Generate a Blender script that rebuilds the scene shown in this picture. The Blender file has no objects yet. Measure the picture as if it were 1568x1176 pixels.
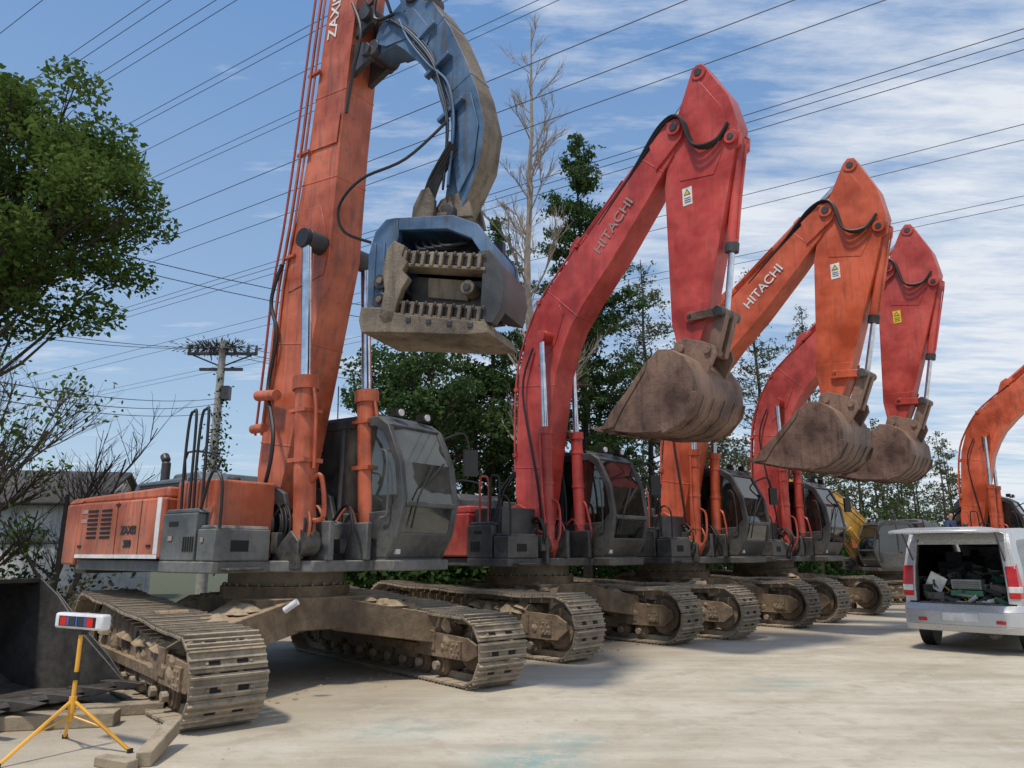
import bpy, math, random
import numpy as np
from mathutils import Vector, Matrix
R=math.radians
scene=bpy.context.scene
# ---------------------------------------------------------------- materials
def nn(nt,t,**k):
    n=nt.nodes.new(t)
    for a,b in k.items(): setattr(n,a,b)
    return n
def mat_base(name):
    m=bpy.data.materials.new(name); m.use_nodes=True
    nt=m.node_tree; b=nt.nodes['Principled BSDF']
    return m,nt,b
def noise(nt,vec,scale,detail=5,rough=.6):
    n=nn(nt,'ShaderNodeTexNoise'); n.inputs['Scale'].default_value=scale
    n.inputs['Detail'].default_value=detail; n.inputs['Roughness'].default_value=rough
    nt.links.new(vec,n.inputs['Vector']); return n.outputs['Fac']
def ramp(nt,fac,p0,p1,c0=(0,0,0,1),c1=(1,1,1,1)):
    if p0>p1: p0,p1,c0,c1=p1,p0,c1,c0
    r=nn(nt,'ShaderNodeValToRGB'); r.color_ramp.elements[0].position=p0; r.color_ramp.elements[1].position=p1
    r.color_ramp.elements[0].color=c0; r.color_ramp.elements[1].color=c1
    nt.links.new(fac,r.inputs['Fac']); return r.outputs['Color']
def mixc(nt,fac,a,b,mode='MIX'):
    m=nn(nt,'ShaderNodeMix',data_type='RGBA',blend_type=mode)
    for s,v in ((m.inputs[0],fac),(m.inputs[6],a),(m.inputs[7],b)):
        if isinstance(v,(int,float)): s.default_value=v
        elif isinstance(v,tuple): s.default_value=(v[0],v[1],v[2],1)
        else: nt.links.new(v,s)
    return m.outputs[2]
def math_(nt,op,a,b=None):
    m=nn(nt,'ShaderNodeMath',operation=op)
    for i,v in enumerate((a,b)):
        if v is None: continue
        if isinstance(v,(int,float)): m.inputs[i].default_value=v
        else: nt.links.new(v,m.inputs[i])
    return m.outputs[0]
M={}
def worn(name,col,dust=.35,rough=.5,metal=0,dustcol=(.40,.33,.235),dark=(.05,.035,.025),darkamt=.4,bump=.15,scale=1.0,streak=True,var=.25,low=.35):
    m,nt,b=mat_base(name)
    tc=nn(nt,'ShaderNodeTexCoord'); v=tc.outputs['Object']
    n1=noise(nt,v,1.3*scale,3); n2=noise(nt,v,11*scale,4,.72)
    light=tuple(min(1,c*(1+var)+.03) for c in col); deep=tuple(c*(1-var) for c in col)
    c=mixc(nt,ramp(nt,n1,.35,.65),deep,light)
    if streak:
        mp=nn(nt,'ShaderNodeMapping'); mp.inputs['Scale'].default_value=(7,7,.6); nt.links.new(v,mp.inputs['Vector'])
        ns=noise(nt,mp.outputs[0],1.6*scale,3,.65)
        c=mixc(nt,math_(nt,'MULTIPLY',ramp(nt,ns,.50,.74),darkamt),c,dark)
    c=mixc(nt,math_(nt,'MULTIPLY',ramp(nt,n2,.58,.70),darkamt),c,dark)
    g=nn(nt,'ShaderNodeNewGeometry'); sp=nn(nt,'ShaderNodeSeparateXYZ'); nt.links.new(g.outputs['Normal'],sp.inputs[0])
    sq=nn(nt,'ShaderNodeSeparateXYZ'); nt.links.new(g.outputs['Position'],sq.inputs[0])
    up=ramp(nt,sp.outputs['Z'],.2,.95)
    lo=nn(nt,'ShaderNodeMapRange'); lo.inputs[1].default_value=2.1; lo.inputs[2].default_value=1.0; nt.links.new(sq.outputs['Z'],lo.inputs[0])
    d=math_(nt,'MULTIPLY',ramp(nt,n1,.35,.7),dust)
    d=math_(nt,'ADD',d,math_(nt,'MULTIPLY',up,dust*1.2))
    d=math_(nt,'ADD',d,math_(nt,'MULTIPLY',lo.outputs[0],low))
    d=math_(nt,'MULTIPLY',d,ramp(nt,n2,.28,.62))
    d=math_(nt,'MINIMUM',d,.93)
    c=mixc(nt,d,c,dustcol)
    nt.links.new(c,b.inputs['Base Color'])
    r=math_(nt,'ADD',math_(nt,'MULTIPLY',d,.4),math_(nt,'MULTIPLY',n2,.25)); r=math_(nt,'ADD',r,rough-.12)
    nt.links.new(r,b.inputs['Roughness']); b.inputs['Metallic'].default_value=metal
    if bump:
        bp=nn(nt,'ShaderNodeBump'); bp.inputs['Strength'].default_value=bump; bp.inputs['Distance'].default_value=.02
        nt.links.new(n2,bp.inputs['Height']); nt.links.new(bp.outputs[0],b.inputs['Normal'])
    M[name]=m; return m
def plain(name,col,rough=.5,metal=0):
    m,nt,b=mat_base(name)
    tc=nn(nt,'ShaderNodeTexCoord'); n=noise(nt,tc.outputs['Object'],6,2)
    c=mixc(nt,ramp(nt,n,.3,.7),tuple(x*.75 for x in col),tuple(min(1,x*1.2) for x in col))
    nt.links.new(c,b.inputs['Base Color']); b.inputs['Roughness'].default_value=rough; b.inputs['Metallic'].default_value=metal
    M[name]=m; return m
worn('paint_faded_orange',(.46,.080,.022),dust=.24,darkamt=.7,rough=.42,var=.33)
worn('paint_red',(.47,.034,.026),dust=.13,darkamt=.4,rough=.36,var=.3)
worn('paint_orange',(.53,.072,.014),dust=.13,darkamt=.42,rough=.38,var=.3)
worn('paint_coral',(.47,.040,.026),dust=.13,darkamt=.4,rough=.4,var=.3)
worn('paint_yellow',(.55,.30,.03),dust=.15,darkamt=.35,rough=.45)
worn('paint_blue',(.03,.10,.21),dust=.34,darkamt=.9,rough=.5,low=0,dustcol=(.20,.21,.21),var=.4)
worn('grey_panel',(.07,.082,.092),dust=.26,darkamt=.5,rough=.5,low=.42,dustcol=(.31,.28,.22))
worn('cab_grey',(.036,.041,.047),dust=.20,darkamt=.4,rough=.48,low=.35,dustcol=(.27,.25,.21))
worn('dark_panel',(.020,.022,.026),dust=.13,darkamt=.3,rough=.42,low=.30,dustcol=(.30,.26,.20))
worn('hood_blue_grey',(.06,.10,.13),dust=.2,darkamt=.3,rough=.5)
worn('track_steel',(.15,.12,.09),dust=.8,darkamt=.65,rough=.65,dustcol=(.42,.345,.245),bump=.6,streak=False,low=.15)
worn('undercarriage',(.10,.065,.04),dust=.75,darkamt=.75,rough=.78,dustcol=(.36,.26,.16),bump=.9,low=.15)
worn('mud',(.22,.155,.095),dust=.6,darkamt=.4,rough=.95,dustcol=(.40,.31,.20),bump=1,low=.1)
worn('bucket_steel',(.14,.075,.055),dust=.65,darkamt=.95,rough=.5,dustcol=(.30,.20,.13),dark=(.022,.015,.012),metal=.15,bump=.7,low=0,var=.45)
worn('claw_steel',(.15,.115,.08),dust=.5,darkamt=.9,rough=.6,dustcol=(.28,.225,.155),bump=.8,low=0,var=.4)
worn('black_steel',(.016,.016,.018),dust=.08,darkamt=.2,rough=.45,low=.04)
worn('timber',(.22,.17,.11),dust=.4,darkamt=.5,rough=.85,bump=.6)
worn('tripod_yellow',(.78,.38,.02),dust=.1,darkamt=.15,rough=.4,low=0)
worn('van_silver',(.50,.51,.53),dust=.06,darkamt=.06,rough=.25,metal=.35,bump=0,low=.10,var=.05)
worn('wall_white',(.55,.55,.53),dust=.3,darkamt=.4,rough=.9,low=.1)
plain('concrete_pole',(.36,.34,.31),.9); plain('roof_tile',(.10,.09,.085),.9)
plain('rubber',(.012,.012,.012),.5); plain('black_hole',(.008,.008,.008),.8)
plain('chrome',(.68,.69,.71),.16,1.0); plain('white_decal',(.7,.7,.68),.5); plain('faded_decal',(.36,.24,.22),.6); plain('black_decal',(.02,.02,.02),.5)
plain('red_lens',(.5,.015,.015),.15); plain('blue_lens',(.03,.12,.4),.2); plain('seat_fabric',(.03,.03,.035),.8)
plain('white_plastic',(.65,.65,.65),.4); plain('tool_green',(.04,.16,.09),.5); plain('tool_grey',(.26,.28,.28),.5); plain('tool_yellow',(.55,.4,.05),.5)
plain('wire_black',(.02,.02,.022),.6); plain('shirt_navy',(.03,.05,.12),.8); plain('trouser_grey',(.06,.06,.065),.9); plain('skin_tone',(.42,.24,.16),.6); plain('hair_black',(.01,.009,.008),.5)
plain('yellow_decal',(.7,.5,.03),.5); plain('rust_red',(.34,.05,.03),.6); plain('wheel_grey',(.35,.35,.36),.35,.6); plain('stone',(.40,.36,.30),.95)
plain('bark_dark',(.065,.052,.04),.95); plain('bark_pale',(.28,.235,.185),.95)
def glass(name,tint,dirt):
    m,nt,b=mat_base(name); nt.nodes.remove(b); o=nt.nodes['Material Output']
    tr=nn(nt,'ShaderNodeBsdfTransparent'); tr.inputs[0].default_value=(*tint,1)
    gl=nn(nt,'ShaderNodeBsdfGlossy'); gl.inputs['Roughness'].default_value=.03
    fr=nn(nt,'ShaderNodeFresnel'); fr.inputs[0].default_value=1.5
    a=nn(nt,'ShaderNodeMixShader'); f=math_(nt,'ADD',fr.outputs[0],.08)
    nt.links.new(f,a.inputs[0]); nt.links.new(tr.outputs[0],a.inputs[1]); nt.links.new(gl.outputs[0],a.inputs[2])
    df=nn(nt,'ShaderNodeBsdfDiffuse'); df.inputs[0].default_value=(.28,.30,.28,1)
    tc=nn(nt,'ShaderNodeTexCoord'); n=noise(nt,tc.outputs['Object'],2.5,3)
    b2=nn(nt,'ShaderNodeMixShader'); nt.links.new(math_(nt,'MULTIPLY',ramp(nt,n,.25,.8),dirt),b2.inputs[0])
    nt.links.new(a.outputs[0],b2.inputs[1]); nt.links.new(df.outputs[0],b2.inputs[2]); nt.links.new(b2.outputs[0],o.inputs[0])
    M[name]=m
glass('cab_glass_dusty',(.40,.50,.49),.32); glass('cab_glass_clear',(.22,.27,.26),.06); glass('van_glass',(.10,.11,.11),.06)
def leafmat(name,c0,c1,trans=.25):
    m,nt,b=mat_base(name); nt.nodes.remove(b); g=nn(nt,'ShaderNodeNewGeometry')
    tc=nn(nt,'ShaderNodeTexCoord'); n=noise(nt,tc.outputs['Object'],.8,1)
    f=mixc(nt,.5,g.outputs['Random Per Island'],ramp(nt,n,.35,.65))
    c=mixc(nt,f,c0,c1); d=nn(nt,'ShaderNodeBsdfDiffuse'); nt.links.new(c,d.inputs[0])
    o=nt.nodes['Material Output']; t=nn(nt,'ShaderNodeBsdfTranslucent'); nt.links.new(c,t.inputs[0])
    ms=nn(nt,'ShaderNodeMixShader'); ms.inputs[0].default_value=trans
    nt.links.new(d.outputs[0],ms.inputs[1]); nt.links.new(t.outputs[0],ms.inputs[2]); nt.links.new(ms.outputs[0],o.inputs[0]); M[name]=m
leafmat('leaf_fresh',(.04,.085,.02),(.16,.23,.06),.35)
leafmat('leaf_mid',(.03,.07,.025),(.10,.155,.055),.3)
leafmat('leaf_dark',(.022,.05,.016),(.07,.12,.035),.25)
leafmat('leaf_feather',(.05,.07,.03),(.16,.17,.085),.35)
leafmat('leaf_dry',(.10,.08,.045),(.22,.18,.10))
# ---------------------------------------------------------------- mesh builder
class MB:
    def __init__(s): s.v=[]; s.f=[]; s.m=[]
    def add(s,vs,fs,mat):
        o=len(s.v); s.v.extend([tuple(v) for v in vs]); s.f.extend([tuple(i+o for i in f) for f in fs]); s.m.extend([mat]*len(fs))
    def box(s,c,sz,mat,rot=None):
        c=Vector(c); vs=[]
        for x in (-.5,.5):
            for y in (-.5,.5):
                for z in (-.5,.5):
                    p=Vector((x*sz[0],y*sz[1],z*sz[2]))
                    if rot is not None: p=rot@p
                    vs.append(c+p)
        s.add(vs,[(0,1,3,2),(4,6,7,5),(0,4,5,1),(2,3,7,6),(0,2,6,4),(1,5,7,3)],mat)
    def bx(s,x0,x1,y0,y1,z0,z1,mat): s.box(((x0+x1)/2,(y0+y1)/2,(z0+z1)/2),(x1-x0,y1-y0,z1-z0),mat)
    def prism(s,pr,y0,y1,mat):
        n=len(pr); ar=sum(pr[i][0]*pr[(i+1)%n][1]-pr[(i+1)%n][0]*pr[i][1] for i in range(n))
        if ar<0: pr=pr[::-1]
        vs=[(p[0],y0,p[1]) for p in pr]+[(p[0],y1,p[1]) for p in pr]
        s.add(vs,[tuple(range(n)),tuple(range(2*n-1,n-1,-1))]+[(i,i+n,(i+1)%n+n,(i+1)%n) for i in range(n)],mat)
    def prism_xy(s,pr,z0,z1,mat,top=None):
        n=len(pr); ar=sum(pr[i][0]*pr[(i+1)%n][1]-pr[(i+1)%n][0]*pr[i][1] for i in range(n))
        if ar<0: pr=pr[::-1]; top=top[::-1] if top else None
        t=top or pr
        vs=[(p[0],p[1],z0) for p in pr]+[(p[0],p[1],z1) for p in t]
        s.add(vs,[tuple(range(n-1,-1,-1)),tuple(range(n,2*n))]+[(i,(i+1)%n,(i+1)%n+n,i+n) for i in range(n)],mat)
    def ring(s,o,i_,y0,y1,mat):
        n=len(o); vs=[(p[0],y0,p[1]) for p in o]+[(p[0],y0,p[1]) for p in i_]+[(p[0],y1,p[1]) for p in o]+[(p[0],y1,p[1]) for p in i_]
        fs=[]
        for k in range(n):
            j=(k+1)%n
            fs+=[(k,j,n+j,n+k),(2*n+k,3*n+k,3*n+j,2*n+j),(k,2*n+k,2*n+j,j),(n+k,n+j,3*n+j,3*n+k)]
        s.add(vs,fs,mat)
    def cyl(s,a,b,r,mat,r2=None,n=16,caps=True):
        a=Vector(a); b=Vector(b); r2=r if r2 is None else r2; d=(b-a)
        if d.length<1e-6: return
        d.normalize(); u=d.orthogonal().normalized(); w=d.cross(u); vs=[]
        for p,q in ((a,r),(b,r2)):
            for k in range(n):
                t=2*math.pi*k/n; vs.append(p+u*math.cos(t)*q+w*math.sin(t)*q)
        fs=[(k,(k+1)%n,(k+1)%n+n,k+n) for k in range(n)]
        if caps: fs+=[tuple(range(n-1,-1,-1)),tuple(range(n,2*n))]
        s.add(vs,fs,mat)
    def tube(s,pts,r,mat,n=6,smooth=0,r2=None):
        pts=[Vector(p) for p in pts]
        if smooth:
            P=[pts[0]]+pts+[pts[-1]]; out=[]
            for i in range(1,len(P)-2):
                for k in range(smooth):
                    t=k/smooth; a,b,c,d=P[i-1],P[i],P[i+1],P[i+2]
                    out.append(.5*((2*b)+(c-a)*t+(2*a-5*b+4*c-d)*t*t+(3*b-a-3*c+d)*t**3))
            out.append(pts[-1]); pts=out
        N=len(pts); vs=[]; u=None
        for i,p in enumerate(pts):
            d=(pts[min(i+1,N-1)]-pts[max(i-1,0)])
            if d.length<1e-9: d=Vector((0,0,1))
            d.normalize()
            if u is None: u=d.orthogonal().normalized()
            u=(u-d*u.dot(d)); 
            if u.length<1e-6: u=d.orthogonal()
            u.normalize(); w=d.cross(u)
            q=r if r2 is None else r+(r2-r)*i/(N-1)
            for k in range(n):
                t=2*math.pi*k/n; vs.append(p+u*math.cos(t)*q+w*math.sin(t)*q)
        fs=[(i*n+k,i*n+(k+1)%n,(i+1)*n+(k+1)%n,(i+1)*n+k) for i in range(N-1) for k in range(n)]
        fs+=[tuple(range(n-1,-1,-1)),tuple(range((N-1)*n,N*n))]
        s.add(vs,fs,mat)
    def loft(s,st,mat,yc=0,outer=None):
        N=len(st); vs=[]
        for i,(x,z,h,w) in enumerate(st):
            a=st[max(i-1,0)]; b=st[min(i+1,N-1)]; dx,dz=b[0]-a[0],b[1]-a[1]; L=math.hypot(dx,dz); nx,nz=-dz/L,dx/L
            vs+=[(x+nx*h,yc-w,z+nz*h),(x+nx*h,yc+w,z+nz*h),(x-nx*h,yc+w,z-nz*h),(x-nx*h,yc-w,z-nz*h)]
        fs=[(i*4+k,(i+1)*4+k,(i+1)*4+(k+1)%4,i*4+(k+1)%4) for i in range(N-1) for k in range(4)]
        fs+=[(0,1,2,3),((N-1)*4+3,(N-1)*4+2,(N-1)*4+1,(N-1)*4)]
        m0=len(s.m); s.add(vs,fs,mat)
        if outer:
            for i in range(N-1): s.m[m0+i*4]=outer
    def seams(s,st,ts,mat):
        for t in ts:
            i=int(t); f=t-i; a,b=st[i],st[i+1]; L=math.hypot(b[0]-a[0],b[1]-a[1]); e=.012/L
            s.loft([tuple(a[k]+(b[k]-a[k])*(f-e)+(0.006 if k>1 else 0) for k in range(4)),tuple(a[k]+(b[k]-a[k])*(f+e)+(0.006 if k>1 else 0) for k in range(4))],mat)
    def build(s,name,parent=None,bevel=0,angle=32,seg=2):
        me=bpy.data.meshes.new(name); me.from_pydata(s.v,[],s.f)
        ms=list(dict.fromkeys(s.m))
        for k in ms: me.materials.append(M[k])
        ix={k:i for i,k in enumerate(ms)}
        me.polygons.foreach_set('material_index',[ix[k] for k in s.m])
        me.polygons.foreach_set('use_smooth',[True]*len(s.f)); me.update()
        me.set_sharp_from_angle(angle=R(angle))
        o=bpy.data.objects.new(name,me); scene.collection.objects.link(o)
        if parent: o.parent=parent
        if bevel:
            b=o.modifiers.new('b','BEVEL'); b.width=bevel; b.segments=seg; b.limit_method='ANGLE'; b.angle_limit=R(35); b.harden_normals=False
        return o
def empty(name,loc=(0,0,0),rz=0,sc=1,parent=None):
    e=bpy.data.objects.new(name,None); e.location=loc; e.rotation_euler=(0,0,rz); e.scale=(sc,)*3; e.empty_display_size=.2
    scene.collection.objects.link(e)
    if parent: e.parent=parent
    return e
def text(name,body,size,mat,parent,origin,xdir,ydir,bold=.0):
    c=bpy.data.curves.new(name,'FONT'); c.body=body; c.size=size; c.extrude=.002; c.offset=bold; c.materials.append(M[mat]); c.align_x='CENTER'; c.align_y='CENTER'
    o=bpy.data.objects.new(name,c); scene.collection.objects.link(o); o.parent=parent
    x=Vector(xdir).normalized(); y=Vector(ydir); y=(y-x*y.dot(x)).normalized(); z=x.cross(y)
    m=Matrix((x,y,z)).transposed().to_4x4(); m.translation=Vector(origin); o.matrix_local=m
    return o
def rot2(p,c,a):
    ca,sa=math.cos(a),math.sin(a); x,z=p[0]-c[0],p[1]-c[1]
    return (c[0]+x*ca-z*sa,c[1]+x*sa+z*ca)
# ---------------------------------------------------------------- excavator pieces
def make_track(name,parent,yc,W,rng,half=1.98,r=.46,rf=.42):
    t=MB(); zb=.035; A_=Vector((half,0,zb+2*rf)); B_=Vector((-half,0,zb+2*r))
    pts=[]
    def seg(f,n_):
        for i in range(n_): pts.append(f(i/n_))
    seg(lambda q:Vector((half-2*half*q,0,zb)),60)
    seg(lambda q:Vector((-half-math.sin(q*math.pi)*r,0,zb+r-math.cos(q*math.pi)*r)),40)
    def top(q):
        p=B_.lerp(A_,q); p.z+=-.05*math.sin(q*math.pi)-.02*math.sin(q*math.pi*3)**2 + (B_.z-A_.z)*.5*math.sin(min(1,q*1.0)*math.pi)*.55
        return p
    seg(top,60); seg(lambda q:Vector((half+math.sin(q*math.pi)*rf,0,zb+rf+math.cos(q*math.pi)*rf)),40)
    pts.append(pts[0].copy()); cum=[0]
    for a,b in zip(pts[:-1],pts[1:]): cum.append(cum[-1]+(b-a).length)
    L=cum[-1]; n=int(round(L/.205)); pitch=L/n; ph=rng.random()*pitch
    cumA=np.array(cum)
    def at(s):
        s%=L; i=min(int(np.searchsorted(cumA,s,side='right'))-1,len(pts)-2); f=(s-cum[i])/(cum[i+1]-cum[i]); p=pts[i].lerp(pts[i+1],f)
        return p
    for i in range(n):
        s0=i*pitch+ph; p=at(s0); tt=(at(s0+.04)-at(s0-.04)).normalized(); nv=Vector((-tt.z,0,tt.x)); yv=Vector((0,1,0))
        rm=Matrix((tt,yv,nv)).transposed()@Matrix.Rotation(rng.uniform(-.025,.025),3,'Y')
        p=p+Vector((0,yc+rng.uniform(-.008,.008),0))
        t.box(p,(pitch*.93,W,.022),'track_steel',rm)
        for gx,gh in ((-.078,.036),(-.008,.028),(.062,.028)):
            t.box(p+tt*gx+nv*(gh/2+.009),(.017,W-.01,gh),'track_steel',rm)
        for yy in (-.12,.12):
            t.box(p+tt*.028+yv*yy+nv*.0085,(.048,.095,.012),'black_hole',rm)
        for yy in (-.1,.1):
            t.box(p-nv*.05+yv*yy,(pitch*.98,.045,.085),'track_steel',rm)
        for yy in (-.19,.19):
            t.cyl(p+tt*.027+yv*yy+nv*.01,p+tt*.027+yv*yy+nv*.024,.014,'track_steel',n=6)
        for _ in range(rng.choice([0,1,2,3]) if nv.z>.3 else rng.choice([0,0,1])):
            yy=rng.uniform(-W*.45,W*.45); q=p+yv*yy+tt*rng.uniform(-.06,.06)+nv*.01; s_=rng.uniform(.015,.045); t.cyl(q,q+nv*s_*.45,s_,'mud',r2=s_*.4,n=6)
    t.build(name,parent,0)
def make_undercarriage(parent,rng,W,gauge,r=.46,rf=.42,half=1.98):
    k=rf/.47
    for side,sg in (('left_track',1),('right_track',-1)):
        make_track(side,parent,sg*gauge/2,W,rng,half,r,rf)
    for side,sg in (('left_track_frame',1),('right_track_frame',-1)):
        u=MB(); y=sg*gauge/2
        u.prism([(-1.72,.36),(1.35,.36),(1.42,.58),(1.3,.78*k),(.6,.84*k),(-1.2,.84),(-1.72,.74)],y-.2,y+.2,'undercarriage')
        u.prism([(-1.5,.30),(1.3,.30),(1.3,.40),(-1.5,.40)],y-.27,y+.27,'undercarriage')
        zc=rf+.035
        for yy in (-.235,.235):
            u.prism([(1.05,.28),(half+.04,.29),(half+.22,zc-.03),(half+.2,zc+.08),(half+.02,.70*k),(1.05,.74*k)],y+yy-.022,y+yy+.022,'undercarriage')
            u.box((1.3,y+yy*1.09,.48),(.36,.03,.26),'undercarriage')
            u.box((half-.16,y+yy*1.10,zc),(.2,.05,.2),'undercarriage')
            for a in range(6):
                u.cyl((half-.16+.07*math.cos(a*1.047),y+yy*1.1,zc+.07*math.sin(a*1.047)),(half-.16+.07*math.cos(a*1.047),y+yy*1.1+(.04 if yy>0 else -.04),zc+.07*math.sin(a*1.047)),.014,'track_steel',n=6)
            u.prism([(-1.62,.2),(-1.95,.3),(-2.0,.62),(-1.6,.74)],y+yy-.02,y+yy+.02,'undercarriage')
            for bx in (-1.2,-.5,.2,.8):
                u.box((bx,y+yy*.95,.27),(.5,.03,.10),'undercarriage')
        for i in range(9):
            x=-1.5+i*.375
            u.cyl((x,y-.19,.185),(x,y+.19,.185),.095,'undercarriage',n=14)
            for yy in (-.15,.15): u.cyl((x,y+yy-.02,.185),(x,y+yy+.02,.185),.125,'undercarriage',n=14)
            for yy in (-.25,.25): u.cyl((x,y+yy-.03,.185),(x,y+yy+.03,.185),.05,'track_steel',n=10)
        for x in (-.9,.6):
            u.cyl((x,y-.17,.84),(x,y+.17,.84),.055,'undercarriage',n=12); u.box((x,y,.80),(.12,.12,.12),'undercarriage')
        u.cyl((half,y-.07,zc),(half,y+.07,zc),rf-.09,'track_steel',n=28)
        u.cyl((half,y-.17,zc),(half,y+.17,zc),rf-.15,'undercarriage',n=24)
        zr=r+.035
        u.cyl((-half,y-.06,zr),(-half,y+.06,zr),r-.13,'track_steel',n=24)
        for q in range(20):
            a=q*math.pi/10; u.box((-half+(r-.11)*math.cos(a),y,zr+(r-.11)*math.sin(a)),(.08,.1,.06),'track_steel',Matrix.Rotation(-a,3,'Y'))
        u.cyl((-half,y-.33,zr),(-half,y+.33,zr),.23,'undercarriage',n=24)
        for ys in (-1,1):
            yy0,yy1=sorted((y+ys*.2,y+ys*.2035)); u.cyl((.2,yy0,.6),(.2,yy1,.6),.07,'black_hole',n=20)
        u.prism([(-.55,.45),(-.15,.45),(-.15,.72),(-.55,.72)],y+sg*.2,y+sg*.23,'undercarriage')
        for q in range(60):
            x=rng.uniform(-1.7,1.4); s_=rng.uniform(.04,.13); yy=y+rng.choice([-1,1])*rng.uniform(.05,.2)
            u.cyl((x,yy,.72*k),(x+.02,yy+rng.uniform(-.05,.05),.76*k+s_*.6),s_*1.4,'mud',r2=s_*.4,n=7)
        for q in range(50): # caked mud on side faces and the lower rail
            x=rng.uniform(-1.6,1.9); z=rng.choice([rng.uniform(.38,.68),rng.uniform(.38,.44)]); s_=rng.uniform(.03,.09); d_=rng.choice([-1,1]); yy=y+d_*(.2 if x<1.0 else .257)
            u.cyl((x,yy-d_*.01,z),(x,yy+d_*s_*.35,z-.01),s_*1.2,'mud',r2=s_*.5,n=7)
        u.build(side,parent,.012)
    c=MB()
    c.prism_xy([(-.95,-.75),(.95,-.75),(.95,.75),(-.95,.75)],.62,.98,'undercarriage')
    for sx in (-1,1):
        for sy in (-1,1):
            c.add([(sx*.9,sy*.2,.60),(sx*.35,sy*.75,.60),(sx*.35,sy*.75,.98),(sx*.9,sy*.2,.98),
                   (sx*1.5,sy*(gauge/2-.18),.42),(sx*.85,sy*(gauge/2-.15),.42),(sx*.85,sy*(gauge/2-.15),.78),(sx*1.5,sy*(gauge/2-.18),.76)],
                  [(0,1,2,3),(4,7,6,5),(0,4,5,1),(3,2,6,7),(0,3,7,4),(1,5,6,2)],'undercarriage')
            for q in range(18):
                t=rng.random(); x=sx*(.62+.55*t)+rng.uniform(-.2,.2); yy=sy*(.5+(gauge/2-.7)*t); z=.95-.18*t; s_=rng.uniform(.06,.15); c.cyl((x,yy,z),(x,yy,z+s_*.5),s_*1.3,'mud',r2=s_*.4,n=7)
    c.cyl((0,0,.95),(0,0,1.1),.78,'undercarriage',n=40); c.cyl((0,0,1.1),(0,0,1.28),.70,'track_steel',n=40)
    for q in range(30):
        a=q*math.pi/15; c.cyl((.74*math.cos(a),.74*math.sin(a),1.1),(.74*math.cos(a),.74*math.sin(a),1.135),.022,'track_steel',n=6)
    c.build('center_frame',parent,.015)
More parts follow.
